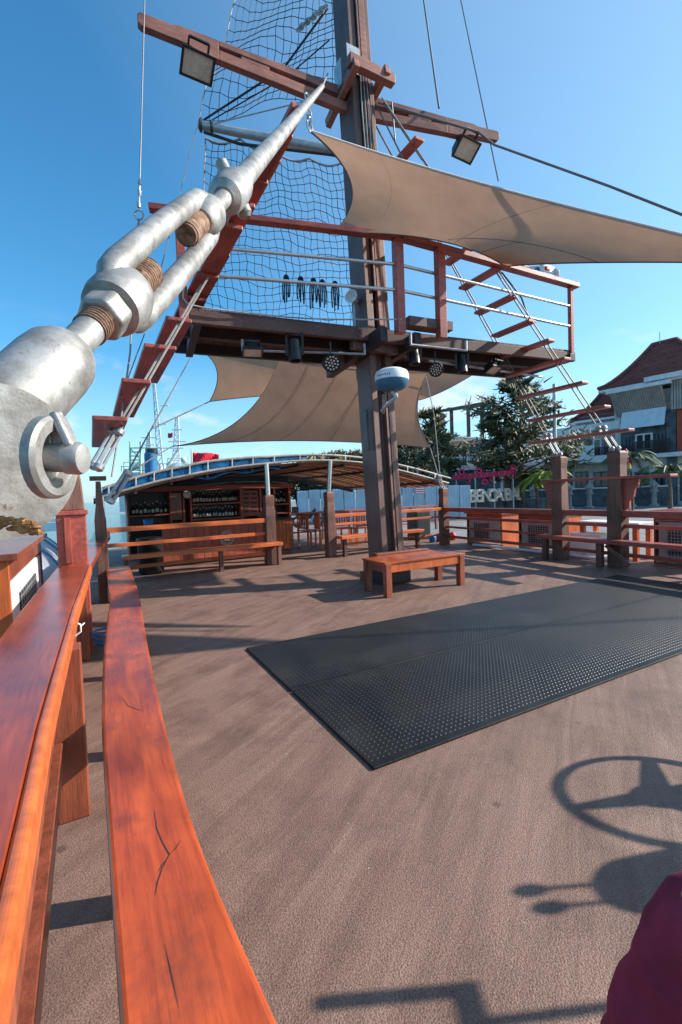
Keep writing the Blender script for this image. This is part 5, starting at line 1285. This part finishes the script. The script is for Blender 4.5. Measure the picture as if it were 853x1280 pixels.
def kneecloth():
    """loose trouser leg: rings from hip over the bent knee down to the hem, with folds"""
    path = catm([V((1.22, .60, .50)), V((.98, .74, .485)), V((.81, .865, .475)), V((.725, .89, .43)), V((.685, .885, .30)), V((.64, .88, .14))], 16)
    rad = [.12, .11, .095, .095, .115, .135]; mb = MB(); n = 72; i0 = 0
    x = None
    for k, p in enumerate(path):
        s = k/(len(path)-1)*(len(rad)-1); i = min(int(s), len(rad)-2); r_ = rad[i]*(1-(s-i))+rad[i+1]*(s-i)
        t_ = (path[min(k+1, len(path)-1)]-path[max(k-1, 0)]).normalized()
        x = (V((0, 0, 1)) if x is None else x); x = (x-t_*x.dot(t_)).normalized(); y = t_.cross(x)
        for j in range(n):
            a = 2*math.pi*j/n; f_ = 1+.09*math.sin(3*a+k*.1)+.03*math.sin(7*a-k*.2)+.022*math.sin(k*.55+a*2)+.012*math.sin(k*.9-a*4)
            mb.v.append(p+(x*math.cos(a)+y*math.sin(a))*r_*f_)
    for k in range(len(path)-1):
        for j in range(n): mb.f.append((k*n+j, k*n+(j+1) % n, (k+1)*n+(j+1) % n, (k+1)*n+j))
    return mb
link('trouser_leg', kneecloth(), M['cloth'], per, smooth=True, solid=.004)
mb = MB().tube([V((1.22, .38, .51)), V((.88, .40, .52)), V((.78, .42, .42)), V((.78, .41, .12))], .1, 20, rs=[.12, .10, .095, .1]); link('trouser_leg', mb, M['cloth'], per, smooth=True)
link('shirt', MB().tube([V((1.27, .50, .46)), V((1.31, .47, .7)), V((1.33, .42, .98)), V((1.33, .41, 1.08))], .1, 24, rs=[.17, .17, .185, .09]), M['cloth'], per, smooth=True)
link('hair', MB().ball(V((1.29, .42, 1.34)), .115, .11, .10, zmin=-.2), M['hair'], per, smooth=True)
link('face', MB().ball(V((1.17, .46, 1.29)), .02, .016, .025).ball(V((1.185, .42, 1.32)), .012).ball(V((1.19, .49, 1.32)), .012), M['skin'], per, smooth=True)
t = thing('stool', V((1.3, .48, 0)), 'plain stool under the seated person at the lower right', 'stool')
link('seat', MB().box(V((1.3, .48, .38)), .42, .4, .05), M['post'], t, bevel=.01)
for sx in (-.16, .16):
    for sy in (-.15, .15): link('leg', MB().box(V((1.3+sx, .48+sy, .1775)), .05, .05, .355), M['post'], t)

# ------------------------------------------------------------------ BACKGROUND: QUAYSIDE
# hoarding panels
hd0 = D(372, 640, 29); hd1 = D(589, 640, 29.5); hd0.z = QZ; hd1.z = QZ
t = thing('hoarding', (hd0+hd1)/2, 'long pale blue hoarding of upright sheets along the quay', 'fence')
hd = (hd1-hd0); hl = hd.length; hd.normalize(); hn = V((-hd.y, hd.x, 0)); nh = 15
for k in range(nh):
    a = hd0+hd*(hl*k/nh); w_ = hl/nh; zt = D(480, 610, 29).z-QZ+random.uniform(-.02, .05)
    o_ = hn*random.uniform(-.03, .03); mb = MB(); mb.beam(a+o_+Z*zt/2+hd*.02, a+o_+hd*(w_-.02)+Z*zt/2, .03, zt)
    for j in range(4): mb.beam(a+o_+hd*w_*(j+.5)/4-hn*.03+Z*.02, a+o_+hd*w_*(j+.5)/4-hn*.03+Z*(zt-.02), .05, .03, hd)
    link('sheet', mb, M['hoard'], t)
for u in (388, 527): pass
cS = D(525, 612, 28); t = thing('notice_board', V((cS.x, cS.y, QZ)), 'pink red notice board standing before the hoarding', 'sign')
link('board', MB().box(cS, .62, .05, .52), mat('pink_notice', (.55, .20, .20), .6), t, bevel=.01); link('post', MB().beam(V((cS.x, cS.y+.05, QZ)), cS+V((0, .05, -.2)), .06, .06, V((0, 1, 0))), M['galv'], t)
mb = MB()
for k in range(4): mb.box(cS+V((0, -.03, .2-.13*k)), .5, .01, .05)
link('text_line', mb, M['white'], t)
# parked motorbike-ish/truck : dark vehicle left of the post
c = D(384, 628, 27); c.z = QZ
t = thing('motorbike', c, 'dark motorbike with rider box parked on the quay before the hoarding', 'motorbike')
for s in (-.6, .6): link('wheel', MB().torus(c+V((s, 0, .33)), (0, 1, 0), .27, .07, 18, 8), M['black'], t, smooth=True)
link('body', MB().prism([c+V((x, -.13, z)) for x, z in ((-.6, .55), (-.2, .45), (.2, .5), (.55, 1.0), (.42, 1.08), (.1, .8), (-.5, .88), (-.75, .85))], V((0, .26, 0))), M['black'], t, bevel=.03)
link('handlebar', MB().tube([c+V((.42, -.32, 1.12)), c+V((.48, 0, 1.05)), c+V((.42, .32, 1.12))], .02, 6), M['black'], t); link('top_box', MB().box(c+V((-.7, 0, 1.05)), .4, .4, .36), M['black'], t, bevel=.04)

# BENOA BALI lettering
def text_obj(txt, size, loc, dirx, m_, parent, ext=.08, font_scale=1):
    cu = bpy.data.curves.new('lettering', 'FONT'); cu.body = txt; cu.size = size; cu.extrude = ext; cu.offset = .02
    o = bpy.data.objects.new('tmp', cu); COL.objects.link(o)
    dg = bpy.context.evaluated_depsgraph_get(); me = bpy.data.meshes.new_from_object(o.evaluated_get(dg)); bpy.data.objects.remove(o)
    ob = bpy.data.objects.new('letter', me); COL.objects.link(ob); me.materials.clear(); me.materials.append(m_)
    X = V(dirx).normalized(); Mx = Matrix((X, Z, X.cross(Z))).transposed().to_4x4(); Mx.translation = V(loc)-WL[parent.name]
    ob.matrix_local = Mx; ob.parent = parent; WL[ob.name] = V(loc); return ob
sgn_c = D(625, 622, 31)
t = thing('name_sign', V((sgn_c.x, sgn_c.y, QZ)), 'cream BENOA BALI block letters on a low dark wall', 'sign')
zc = D(640, 625.5, 31).z
dx = (D(655, 624, 32.5)-D(586, 624, 30)); dx.z = 0; tot = dx.length
x = 0; word = 'BENOA BALI'; wds = {'B': 1, 'E': .9, 'N': 1.1, 'O': 1.15, 'A': 1.08, ' ': .5, 'L': .88, 'I': .45}
sc = tot/sum(wds[c_] for c_ in word); st_ = D(586, 624.5, 30); st_.z = zc
for c_ in word:
    if c_ != ' ': text_obj(c_, 1.2, st_+dx.normalized()*x, dx, M['letter'], t)
    x += wds[c_]*sc
link('base_wall', MB().box(V((sgn_c.x+1, sgn_c.y+2.2, (QZ+zc)/2)), 9, .8, zc-QZ), M['stone'], t, bevel=.02)
# red script sign above: looped characters of a script sign
rs0 = D(567, 600, 31.5); rs1 = D(646, 593, 31.5); t = thing('script_sign', V(((rs0.x+rs1.x)/2, rs0.y, QZ)), 'red looped script sign above the block letters', 'sign')
dd = (rs1-rs0); ng = 11
for k in range(ng):
    o_ = rs0+dd*(k/ng); w_ = dd.length/ng*.85; X = dd.normalized(); s_ = w_
    P = [(0, 0), (0, .8), (.2, 1.0), (.38, .8), (.38, .1), (.5, 0), (.7, .1), (.75, .85), (.9, 1.0), (1, .8), (1, 0)]
    if k % 3 == 1: P = [(0, .1), (.1, .9), (.4, 1), (.5, .6), (.3, .3), (.5, 0), (.9, .1), (1, .6), (.9, 1)]
    if k % 4 == 2: P += [(1, -.6), (.6, -.9), (.3, -.6)]
    link('glyph', MB().tube([o_+X*a_*w_+Z*b_*s_*.95 for a_, b_ in P], .055, 5), M['redl'], t)
    if k in (1, 4, 10, 5):
        link('glyph', MB().torus(o_+X*w_*.5+Z*s_*(1.45 if k != 5 else -.95), (0, 1, 0), .17, .07, 14, 5), M['redl'], t)
for s in (.05, .35, .65, .95): link('post', MB().tube([V(((rs0+dd*s).x, rs0.y+.1, QZ)), (rs0+dd*s)+V((0, .1, .5))], .05, 6), M['galv'], t)

# dark base planting / wall zone
t = thing('garden_wall', D(700, 640, 41)*V((1, 1, 0)), 'long dark stone garden wall along the street', 'wall')
g0 = D(585, 640, 43)*V((1, 1, 0))+Z*QZ; g1 = D(900, 640, 36)*V((1, 1, 0))+Z*QZ; gd = (g1-g0).normalized()
link('wall', MB().beam(g0+Z*.75, g1+Z*.75, .4, 1.5), M['stone'], t, bevel=.02); link('coping', MB().beam(g0+Z*1.56, g1+Z*1.56, .55, .1), M['slab'], t)
for u in (667, 712, 737, 790, 818):
    c = D(u, 637, 36.5); c = V((c.x, c.y, QZ)); t = thing('stone_lantern', c, 'pale carved stone lantern %s' % {667: 'just left of the left tall shroud post', 712: 'just right of the left tall shroud post', 737: 'between the two tall shroud posts', 790: 'right of the right tall shroud post', 818: 'nearest the right edge'}[u], 'lantern', 'pale stone lanterns before the hotel')
    link('shaft', MB().lathe(c, Z, [(0, .35), (.15, .35), (.2, .2), (1.1, .16), (1.15, .3), (1.25, .3)], 12), M['louv'], t); link('head', MB().lathe(c+Z*1.25, Z, [(0, .22), (.35, .26), (.36, .42), (.5, .3), (.7, .1), (.85, .03)], 8), M['louv'], t)

# hotel
hdv = V((.6, -.8, 0)); hnv = V((-.8, -.6, 0))         # along facade (to the right/nearer), outward normal (towards us)
hc = hnv.dot(D(690, 600, 45))
def HF(u, v, o_=0): return HIT(u, v, hnv, hc+o_)
ht = thing('hotel_building', V((HF(770, 640).x, HF(770, 640).y, QZ)), 'hotel with steep red tiled roof, balconies and grey ribbed awning', 'building')
def hbox(u0_, v0_, u1_, v1_, d_, m_, nm, o_=0, par_=None, bevel=0, lean=None):
    """rectangle on the facade plane; u along facade, top v0 / bottom v1 read at its left end; d_ depth behind"""
    a = HF(u0_, v0_, o_); b = HF(u1_, v0_, o_); a2 = HF(u0_, v1_, o_); zt, zb_ = a.z, a2.z; L_ = (V((b.x, b.y, 0))-V((a.x, a.y, 0))).length
    a = V((a.x, a.y, 0)); P = [a+Z*zb_, a+hdv*L_+Z*zb_, a+hdv*L_+Z*zt, a+Z*zt]
    return link(nm, MB().prism(P, -hnv*d_), m_, par_ or ht, bevel=bevel)
hbox(768, 497, 905, 650, 9, M['plaster'], 'wall', -.0)
hbox(688, 540, 768, 650, 7, M['plaster'], 'wall', -.8)
hbox(712, 524, 767.5, 540, 6, M['plaster'], 'wall', -1.2)
hbox(690, 537, 775, 546, 1.0, M['slab'], 'floor_slab', .3)
hbox(692, 574, 790, 582, 1.6, M['slab'], 'floor_slab', .9)
hbox(790.5, 569, 905, 574, 1.4, M['slab'], 'floor_slab', .9)
hbox(833, 512, 845, 640, .3, M['stone'], 'stone_pillar', .35); hbox(776, 536, 832.5, 568, .12, M['stone'], 'stone_cladding', .12)
hbox(846, 506, 905, 566, .3, M['brick'], 'red_wall', .5)
mb = MB()
# ribbed panels
def ribs(u0_, v0_, u1_, v1_, cnt, o_, nm, topout=0, botout=0, m_=M['louv'], mat2=None):
    a = HF(u0_, v0_, o_); b = HF(u1_, v0_, o_); c_ = HF(u0_, v1_, o_); L_ = (V((b.x, b.y, 0))-V((a.x, a.y, 0))).length; a = V((a.x, a.y, a.z)); zb_ = c_.z
    for k in range(cnt):
        p = a+hdv*(L_*k/cnt)+hnv*topout; q = V((a.x, a.y, zb_))+hdv*(L_*k/cnt)+hnv*botout; w_ = L_/cnt*.72
        link(nm, MB().quadbox([q, q+hdv*w_, p+hdv*w_, p], [q-hnv*.08, q+hdv*w_-hnv*.08, p+hdv*w_-hnv*.08, p-hnv*.08]), m_, ht)
    link('backing', MB().quadbox([V((a.x, a.y, zb_))+hnv*(botout-.1), V((a.x, a.y, zb_))+hdv*L_+hnv*(botout-.1), a+hdv*L_+hnv*(topout-.1), a+hnv*(topout-.1)], [V((a.x, a.y, zb_))+hnv*(botout-.14), V((a.x, a.y, zb_))+hdv*L_+hnv*(botout-.14), a+hdv*L_+hnv*(topout-.14), a+hnv*(topout-.14)]), m_, ht)
ribs(772, 493, 836, 522, 22, .2, 'awning_rib', 1.6, .2)
ribs(839, 476, 905, 512, 18, 1.0, 'panel_rib', 0, 0)
hbox(757, 489, 838, 493, .3, M['slab'], 'white_rail', 2.0); hbox(805, 472, 905, 478, 2.0, M['slab'], 'cantilever_slab', 1.6)
# pale blind
a = HF(778, 516, .6); b = HF(833, 516, .6); c_ = HF(777, 537, 1.0); L_ = (V((b.x, b.y, 0))-V((a.x, a.y, 0))).length; q = V((a.x, a.y, c_.z))+hnv*.5
link('blind', MB().quadbox([q, q+hdv*L_, a+hdv*L_, a], [q-hnv*.04, q+hdv*L_-hnv*.04, a+hdv*L_-hnv*.04, a-hnv*.04]), M['awn'], ht)
def win(u0_, v0_, u1_, v1_, o_=.14, fr_m=M['slab'], mull=1):
    f = hbox(u0_, v0_, u1_, v1_, .1, fr_m, 'window', o_); 
    a = HF(u0_, v0_, o_); b = HF(u1_, v0_, o_); c_ = HF(u0_, v1_, o_); L_ = (V((b.x, b.y, 0))-V((a.x, a.y, 0))).length; Hh = a.z-c_.z
    for k in range(mull+1):
        w_ = (L_-.15*(mull+2))/(mull+1); s0_ = .15+k*(w_+.15); p = V((a.x, a.y, c_.z))+hdv*s0_+hnv*.02
        link('pane', MB().prism([p+Z*.12, p+hdv*w_+Z*.12, p+hdv*w_+Z*(Hh-.12), p+Z*(Hh-.12)], -hnv*.04), M['glass'], f)
win(794, 543, 816, 563, .3); win(820, 541, 832, 566, .2, M['stone']); win(780, 545, 790, 570, .18, M['stone'])
win(716, 551, 738, 565, -.6, M['stone']); win(741, 549, 752, 573, -.6, M['slab'], 0); win(755, 549, 766, 573, -.6, M['stone'], 0)
for (u0_, u1_) in ((695, 715), (719, 735), (742, 762), (768, 786), (793, 812), (816, 832), (850, 862)):
    win(u0_, 590, u1_, 626, .05 if u0_ > 767 else -.7, M['stone'])
# balcony railings
def balc(u0_, u1_, v0_, v1_, o_, m_, cnt, solidp=False):
    a = HF(u0_, v0_, o_); b = HF(u1_, v0_, o_); c_ = HF(u0_, v1_, o_); L_ = (V((b.x, b.y, 0))-V((a.x, a.y, 0))).length; z0, z1 = c_.z, a.z; A0 = V((a.x, a.y, 0))
    link('balcony_rail', MB().beam(A0+Z*z1, A0+hdv*L_+Z*z1, .07, .07), m_, ht)
    for k in range(cnt+1):
        p = A0+hdv*(L_*k/cnt); link('baluster', MB().beam(p+Z*z0, p+Z*(z1-.03), .05 if not solidp else L_/cnt*.9, .05, hnv), m_, ht)
balc(692, 742, 562, 575, .85, M['white'], 22, True); balc(744, 788, 560, 574, .85, M['dark'], 26); balc(792, 838, 553, 569, .9, M['dark'], 30)
# roofs: concave hipped
def hiproof(ul, vl, ur, ridge, o_front, dpth, m_, nm, over=1.2):
    """eave at pixel ul,vl on facade; ridge pixels on a plane dpth/2 behind"""
    a = HF(ul, vl, o_front); b = HF(ur, vl, o_front); L_ = (V((b.x, b.y, 0))-V((a.x, a.y, 0))).length; z0 = a.z; A0 = V((a.x, a.y, 0))
    r0_ = HF(ridge[0], ridge[1], o_front-dpth/2); r1_ = HF(ridge[2], ridge[3], o_front-dpth/2); zr = (r0_.z+r1_.z)/2
    s0_ = (r0_-A0).dot(hdv); s1_ = (r1_-A0).dot(hdv)
    rf = link(nm, MB().prism([A0+Z*(z0-.25), A0+hdv*L_+Z*(z0-.25), A0+hdv*L_-hnv*dpth+Z*(z0-.25), A0-hnv*dpth+Z*(z0-.25)], Z*.2), M['slab'], ht)
    R_n = 22; 
    for k in range(R_n):
        t0 = k/R_n; t1 = (k+1)/R_n
        def lev(t_, lift=0):
            h = z0+(zr-z0)*(t_**1.35); i_ = t_
            x0 = s0_*i_; x1 = L_+(s1_-L_)*i_; y0 = dpth/2*i_*.98; y1 = dpth-y0
            return [A0+hdv*x0-hnv*y0+Z*(h+lift), A0+hdv*x1-hnv*y0+Z*(h+lift), A0+hdv*x1-hnv*y1+Z*(h+lift), A0+hdv*x0-hnv*y1+Z*(h+lift)]
        a_, b_ = lev(t0, .10), lev(t1, .0)
        mb = MB(); mb.quadbox(a_, b_); mb2 = lev(t0, -.02)
        mb.quadbox(mb2, a_); link('tile_course', mb, m_, rf)
    for (p, q) in ((0, 0), (1, 1)):
        P = []
        for k in range(9):
            t_ = k/8; h = z0+(zr-z0)*(t_**1.35)+.15; xx = s0_*t_ if p == 0 else L_+(s1_-L_)*t_; P.append(A0+hdv*xx-hnv*dpth/2*t_*.98+Z*h)
        link('hip_cap', MB().tube(P, .16, 6), m_, rf)
    link('ridge_cap', MB().tube([r0_*V((1, 1, 0))+Z*(zr+.12), r1_*V((1, 1, 0))+Z*(zr+.12)], .2, 6), m_, rf)
hiproof(748, 488, 925, (817, 432, 846, 426), 1.3, 11, M['tile'], 'roof')
hiproof(714, 527, 800, (756, 490, 790, 482), -.6, 8, M['tile'], 'roof')
link('antenna', MB().tube([HF(825, 430, -4), HF(825, 415, -4)], .03, 5), M['galv'], ht)
tag(link('low_building', MB().box(D(700, 600, 60)*V((1, 1, 0))+Z*3.6, 9, 6, 9), mat('grey_blue_render', (.13, .15, .18), .8)), 'plain dark grey building block behind the casuarina and the hotel', 'building')

# pergola building behind the left tree
pc_ = 47.0
def PB(u, v, d_=pc_): return D(u, v, d_)
pt_ = thing('pergola_building', V((PB(580, 630).x, PB(580, 630).y, QZ)), 'low white terrace building with a bare timber pergola on its roof', 'building')
def pbox(u0_, v0_, u1_, v1_, d_, dp_, m_, nm, par_=None):
    a = D(u0_, v1_, d_); b = D(u1_, v0_, d_); zb_, zt = a.z, b.z
    P = [V((a.x, a.y, zb_)), V((b.x, a.y, zb_)), V((b.x, a.y, zt)), V((a.x, a.y, zt))]; return link(nm, MB().prism(P, V((0, dp_, 0))), m_, par_ or pt_)
M['render'] = mat('stained_render', (.35, .29, .26), .9, var=.45, vs=1.6)
pbox(543, 588, 625, 640, 47, 8, M['stone'], 'wall'); pbox(545, 549, 622, 587, 49, 6, M['render'], 'wall'); pbox(540, 546, 606, 550, 46.5, 8, M['slab'], 'terrace_slab'); pbox(545, 583, 620, 589, 45.5, 8, M['slab'], 'terrace_slab')
for k, u in enumerate((545, 565, 586, 603)):
    pbox(u-1.3, 507-k*.0+(3-k)*2.2, u+1.3, 546, 46.8, .25, M['trunk'], 'pergola_post')
link('pergola_beam', MB().beam(PB(540, 516, 46.8), PB(605, 504, 46.8), .3, .28), M['trunk'], pt_); link('pergola_beam', MB().beam(PB(545, 515, 51), PB(608, 506, 51), .25, .25), M['trunk'], pt_)
for u in (560, 580, 600): link('pergola_beam', MB().beam(PB(u, 511, 46.8), PB(u+3, 510, 51), .2, .2), M['trunk'], pt_)
for k in range(6): f = pbox(549+k*9.5, 556, 555.5+k*9.5, 581, 48.9, .15, M['plaster'], 'window'); pbox(550+k*9.5, 558, 554.5+k*9.5, 580, 48.85, .1, M['glass'], 'pane', f)
for k in range(26): pbox(547+k*2.8, 572, 547.6+k*2.8, 583, 45.4, .05, M['slab'], 'baluster')
pbox(546, 571, 620, 572, 45.4, .08, M['slab'], 'balcony_rail')
tag(pbox(602, 549, 626, 576, 45, 3, M['plaster'], 'shed', None), 'x', 'x') if False else None
sd2 = thing('ribbed_shed', D(614, 576, 44)*V((1, 1, 0)), 'grey ribbed metal box beside the pergola building', 'shed')
for k in range(12):
    pbox(602+k*2, 549, 603.5+k*2, 577, 44, 2, M['louv'], 'rib', sd2)
# long building strip behind casuarina / blue glass
mb_t = thing('glass_front_building', D(665, 600, 50)*V((1, 1, 0)), 'pale building with tall dark windows behind the casuarina tree', 'building')
pbox(626, 548, 700, 640, 52, 6, M['awn'], 'wall', mb_t)
for k in range(6): pbox(630+k*11, 556, 638+k*11, 577, 51.8, .15, M['glass'], 'window', mb_t)
pbox(624, 577, 702, 583, 51, 2, M['slab'], 'floor_slab', mb_t)
for k in range(6): pbox(630+k*11, 588, 639+k*11, 615, 51.8, .15, M['glass'], 'window', mb_t)
# street lamp pole by casuarina
tag(link('street_pole', MB().tube([D(695, 640, 30)*V((1, 1, 0))+Z*QZ, D(693, 480, 30)], .11, 8), M['galv'], smooth=True), 'plain grey street pole in front of the casuarina tree', 'pole')
tag(link('street_pole', MB().tube([D(524, 640, 34)*V((1, 1, 0))+Z*QZ, D(522, 566, 34)], .09, 8), M['galv'], smooth=True), 'plain grey pole between the mast and the corner post', 'pole')

# ------------------------------------------------------------------ TREES
def tree(base, hgt, rad, label, seed, nb=26, leaf=.30, per=90, cat='tree', mats=None, low=.2, droop=.15, lean=0):
    rnd = random.Random(seed); t = thing('casuarina_tree' if cat == 'tree' else cat, base, label, 'tree', None)
    top = base+Z*hgt+V((lean, 0, 0)); tr = MB(); P = [base.lerp(top, k/7)+V((rnd.uniform(-.15, .15), rnd.uniform(-.15, .15), 0)) for k in range(8)]
    P[0] = base; tr.tube(P, .2, 8, rs=[hgt*.026*(1-k/8.5) for k in range(8)]); lf = MB()
    for i in range(nb):
        s = low+(1-low)*(i/nb); o_ = base.lerp(top, s); a = rnd.random()*6.28; L_ = rad*(.3+.7*math.sin(math.pi*min(1, .12+s*.92))**.8)*rnd.uniform(.4, 1.2)
        d_ = V((math.cos(a), math.sin(a), rnd.uniform(.15, .6))); e_ = o_+d_*L_; mid_ = o_.lerp(e_, .5)+Z*.1
        tr.tube([o_, mid_, e_], .05, 5, rs=[.07, .045, .015])
        for j in range(per):
            q = rnd.uniform(.3, 1.08)**.7; c = o_.lerp(e_, q)+V((rnd.gauss(0, 1), rnd.gauss(0, 1), rnd.gauss(0, .55)))*L_*.11-Z*droop*q*q
            f_ = V((rnd.uniform(-1, 1), rnd.uniform(-1, 1), rnd.uniform(-.5, .9))).normalized(); s_ = leaf*rnd.uniform(.5, 1.2); x = f_.orthogonal().normalized()*s_*.16; k = len(lf.v)
            lf.v += [c-x, c+x, c+f_*s_+x*.4, c+f_*s_-x*.4]; lf.f.append((k, k+1, k+2, k+3))
    link('trunk', tr, M['trunk'], t); link('crown', lf, mats or M['leaf'], t, recalc=False); return t
def TB(u, d_): p = D(u, 640, d_); return V((p.x, p.y, QZ))
tree(TB(652, 32.5), 9.4, 4.0, 'tall feathery casuarina tree left of the hotel', 1, 46, .6, 85, low=.22)
tree(TB(633, 33), 7.2, 2.6, 'smaller casuarina leaning out left of the tall one', 2, 24, .6, 80, low=.3)
tree(TB(545, 33), 7.6, 2.2, 'slender tree between the rear sail and the pergola building', 3, 30, .6, 90, low=.15)
tree(TB(568, 55), 8.6, 2.0, 'small tree seen through the pergola', 4, 18, .7, 80, low=.3)
xs = [(352, 50, 4.2), (372, 52, 5.0), (392, 48, 5.6), (412, 50, 6.0), (432, 47, 6.0), (452, 50, 6.0), (474, 48, 6.4), (496, 46, 6.6), (516, 50, 6.8), (528, 44, 6.6)]
for k, (u, d_, h_) in enumerate(xs):
    o = tree(TB(u, d_), h_, 2.6, ('leftmost', 'second', 'third', 'fourth', 'fifth', 'sixth', 'seventh', 'eighth', 'ninth', 'rightmost')[k]+' tree in the row behind the canopy and rear sail', 20+k, 20, .7, 110, low=.25); o['group'] = 'trees in a row behind the canopy'
    o.name = 'broadleaf_tree'
def palm(base, h_, L_, label, seed, m_, n=15):
    rnd = random.Random(seed); t = thing('palm_tree', base, label, 'palm tree'); top = base+Z*h_+V((rnd.uniform(-.2, .2), 0, 0))
    link('trunk', MB().tube([base, base.lerp(top, .5)+V((.08, 0, 0)), top], .12, 8, rs=[.16, .11, .1]), M['trunk'], t)
    for i in range(n):
        a = 2*math.pi*i/n+rnd.uniform(-.15, .15); el = rnd.uniform(.1, 1.0); P = []
        for k in range(9):
            s = k/8; P.append(top+V((math.cos(a), math.sin(a), 0))*L_*s*math.cos(el*.6)+Z*(L_*s*math.sin(el)-L_*.75*s*s))
        mb = MB(); mb.tube(P, .03, 4)
        for k in range(1, 9):
            for j in range(3):
                q = P[k-1].lerp(P[k], j/3); tn_ = (P[k]-P[k-1]).normalized(); sd3 = tn_.cross(Z).normalized()
                for s_ in (-1, 1):
                    e_ = q+sd3*s_*L_*.3*(1-.6*k/9)+tn_*L_*.14-Z*L_*.06; i0 = len(mb.v); mb.v += [q, q+tn_*.09, e_]; mb.f.append((i0, i0+1, i0+2))
        link('frond', mb, m_, t, recalc=False)
palm(TB(672, 32.0), 2.5, 1.5, 'yellow green palm beside the red script sign', 1, M['palm'], 20); palm(TB(683, 30.2), 2.7, 1.5, 'yellow green palm just left of the left tall post', 2, M['palm'], 20)
palm(TB(790, 32), 3.7, 1.9, 'dark green palm right of the right tall post', 3, M['palmd'], 18); palm(TB(838, 30), 2.6, 2.0, 'dry brownish palm near the right edge', 4, M['palmd'], 16)
c = TB(783, 31); t = thing('shrine_statue', c, 'little red and yellow shrine figure on a pillar before the hotel', 'statue')
link('pillar', MB().lathe(c, Z, [(0, .3), (2.6, .22), (2.7, .4), (2.85, .4)], 10), M['stone'], t); link('figure', MB().lathe(c+Z*2.85, Z, [(0, .3), (.3, .28), (.5, .16), (.85, .18), (1.0, .1), (1.2, .13), (1.35, .05)], 12), M['red'], t, smooth=True); link('base_cloth', MB().lathe(c+Z*2.86, Z, [(0, .34), (.25, .31)], 12), M['palm'], t)

# ------------------------------------------------------------------ SHIPS
def sy(u, v, d_=120): return D(u, v, d_)
s_t = thing('research_ship', V((sy(195, 640).x, sy(195, 640).y, -2)), 'white ship with blue funnel and tall white lattice mast behind the canopy', 'ship')
def sbox(u0_, v0_, u1_, v1_, d_, dp_, m_, nm): return pbox(u0_, v0_, u1_, v1_, d_, dp_, m_, nm, s_t)
sbox(150, 608, 250, 640, 120, 20, M['shipw'], 'hull'); sbox(156, 588, 236, 608, 122, 12, M['shipw'], 'superstructure'); sbox(166, 580, 200, 588, 124, 8, M['shipw'], 'bridge_deck')
for k in range(9): sbox(160+k*8, 592, 164+k*8, 596, 121.9, .2, M['glass'], 'window')
link('funnel', MB().lathe(D(190, 604, 118), Z, [(0, 1.6), (7.4, 1.45), (7.5, 1.5), (7.6, 1.4)], 20), M['shipb'], s_t, smooth=True)
link('funnel_top', MB().lathe(D(190, 567, 118), Z, [(0, 1.52), (1.2, 1.52), (1.2, 1.2)], 20), M['black'], s_t, smooth=True)
def latt(u, vt, vb, d_, w_, nm='lattice_mast', lean=0):
    a = D(u, vb, d_); b = D(u+lean, vt, d_); mb = MB(); n = 12
    for sx, sy_ in ((-1, -1), (1, -1), (0, 1)): mb.tube([a+V((sx*w_, sy_*w_, 0)), b+V((sx*w_*.3, sy_*w_*.3, 0))], .16, 5)
    for k in range(n):
        s = k/n; s2 = (k+1)/n; ww = w_*(1-.7*s); w2 = w_*(1-.7*s2); mb.tube([a.lerp(b, s)+V((-ww, -ww, 0)), a.lerp(b, s2)+V((w2, -w2, 0))], .1, 4); mb.tube([a.lerp(b, s)+V((-ww, -ww, 0)), a.lerp(b, s)+V((ww, -ww, 0))], .1, 4)
    link(nm, mb, M['shipw'], s_t)
latt(204, 478, 600, 122, .9, lean=-11)
latt(222, 520, 595, 126, 1.2); latt(187, 540, 570, 124, .8)
for (u, v, w_) in ((206, 507, 10), (203, 530, 12), (222, 537, 14), (222, 552, 22), (187, 547, 20), (187, 556, 12), (200, 560, 60)):
    link('cross_spar', MB().tube([sy(u-w_/2, v), sy(u+w_/2, v)], .16, 5), M['shipw'], s_t)
for (u0_, u1_, v) in ((155, 175, 578), (152, 180, 583), (200, 240, 580), (210, 236, 573)): link('guardrail', MB().tube([sy(u0_, v, 121), sy(u1_, v, 121)], .12, 5).tube([sy(u0_, v, 121), sy(u0_, v+9, 121)], .12, 5).tube([sy(u1_, v, 121), sy(u1_, v+9, 121)], .12, 5), M['shipw'], s_t)
link('crane', MB().tube([sy(206, 590), sy(224, 560)], .35, 6), M['shipw'], s_t); g_ = MB()
for k in range(6): g_.tube([sy(163, 560+k*5), sy(176, 560+k*5)], .16, 5)
g_.tube([sy(163, 552), sy(163, 592)], .25, 6).tube([sy(176, 552), sy(176, 592)], .25, 6).tube([sy(163, 590), sy(176, 575)], .14, 5).tube([sy(176, 575), sy(163, 560)], .14, 5); link('crane', g_, M['shipg'], s_t)
link('light_dome', MB().ball(sy(214, 582, 121), 1.2), M['shipw'], s_t, smooth=True); link('light_dome', MB().ball(sy(230, 575, 121), .9), M['shipw'], s_t, smooth=True)
tag(link('ensign', MB().grid([[sy(210+6*i/4, 541+j*6+math.sin(i)*.8, 119) for j in range(2)] for i in range(5)]), M['redf'], solid=.05), 'tiny red and white flag high on the ship behind', 'flag')
# red flag on pole
t = thing('flag', BP(240, 585, 4.6), 'red flag flying from a short white pole above the canopy', 'flag')
link('pole', MB().tube([BP(240.5, 600, 4.5), BP(239.5, 561, 4.5)], .02, 8), M['white'], t, smooth=True)
rw = []
for i in range(13):
    x = i/12; rw.append([BP(241+33*x, 565.5+1.5*x+(14-3.0*x*x)*j/5+1.1*math.sin(x*8+j*.3)*x, 4.5+.12*math.sin(x*9+j*.5)) for j in range(6)])
link('cloth', MB().grid(rw), M['redf'], t, smooth=True, solid=.006)
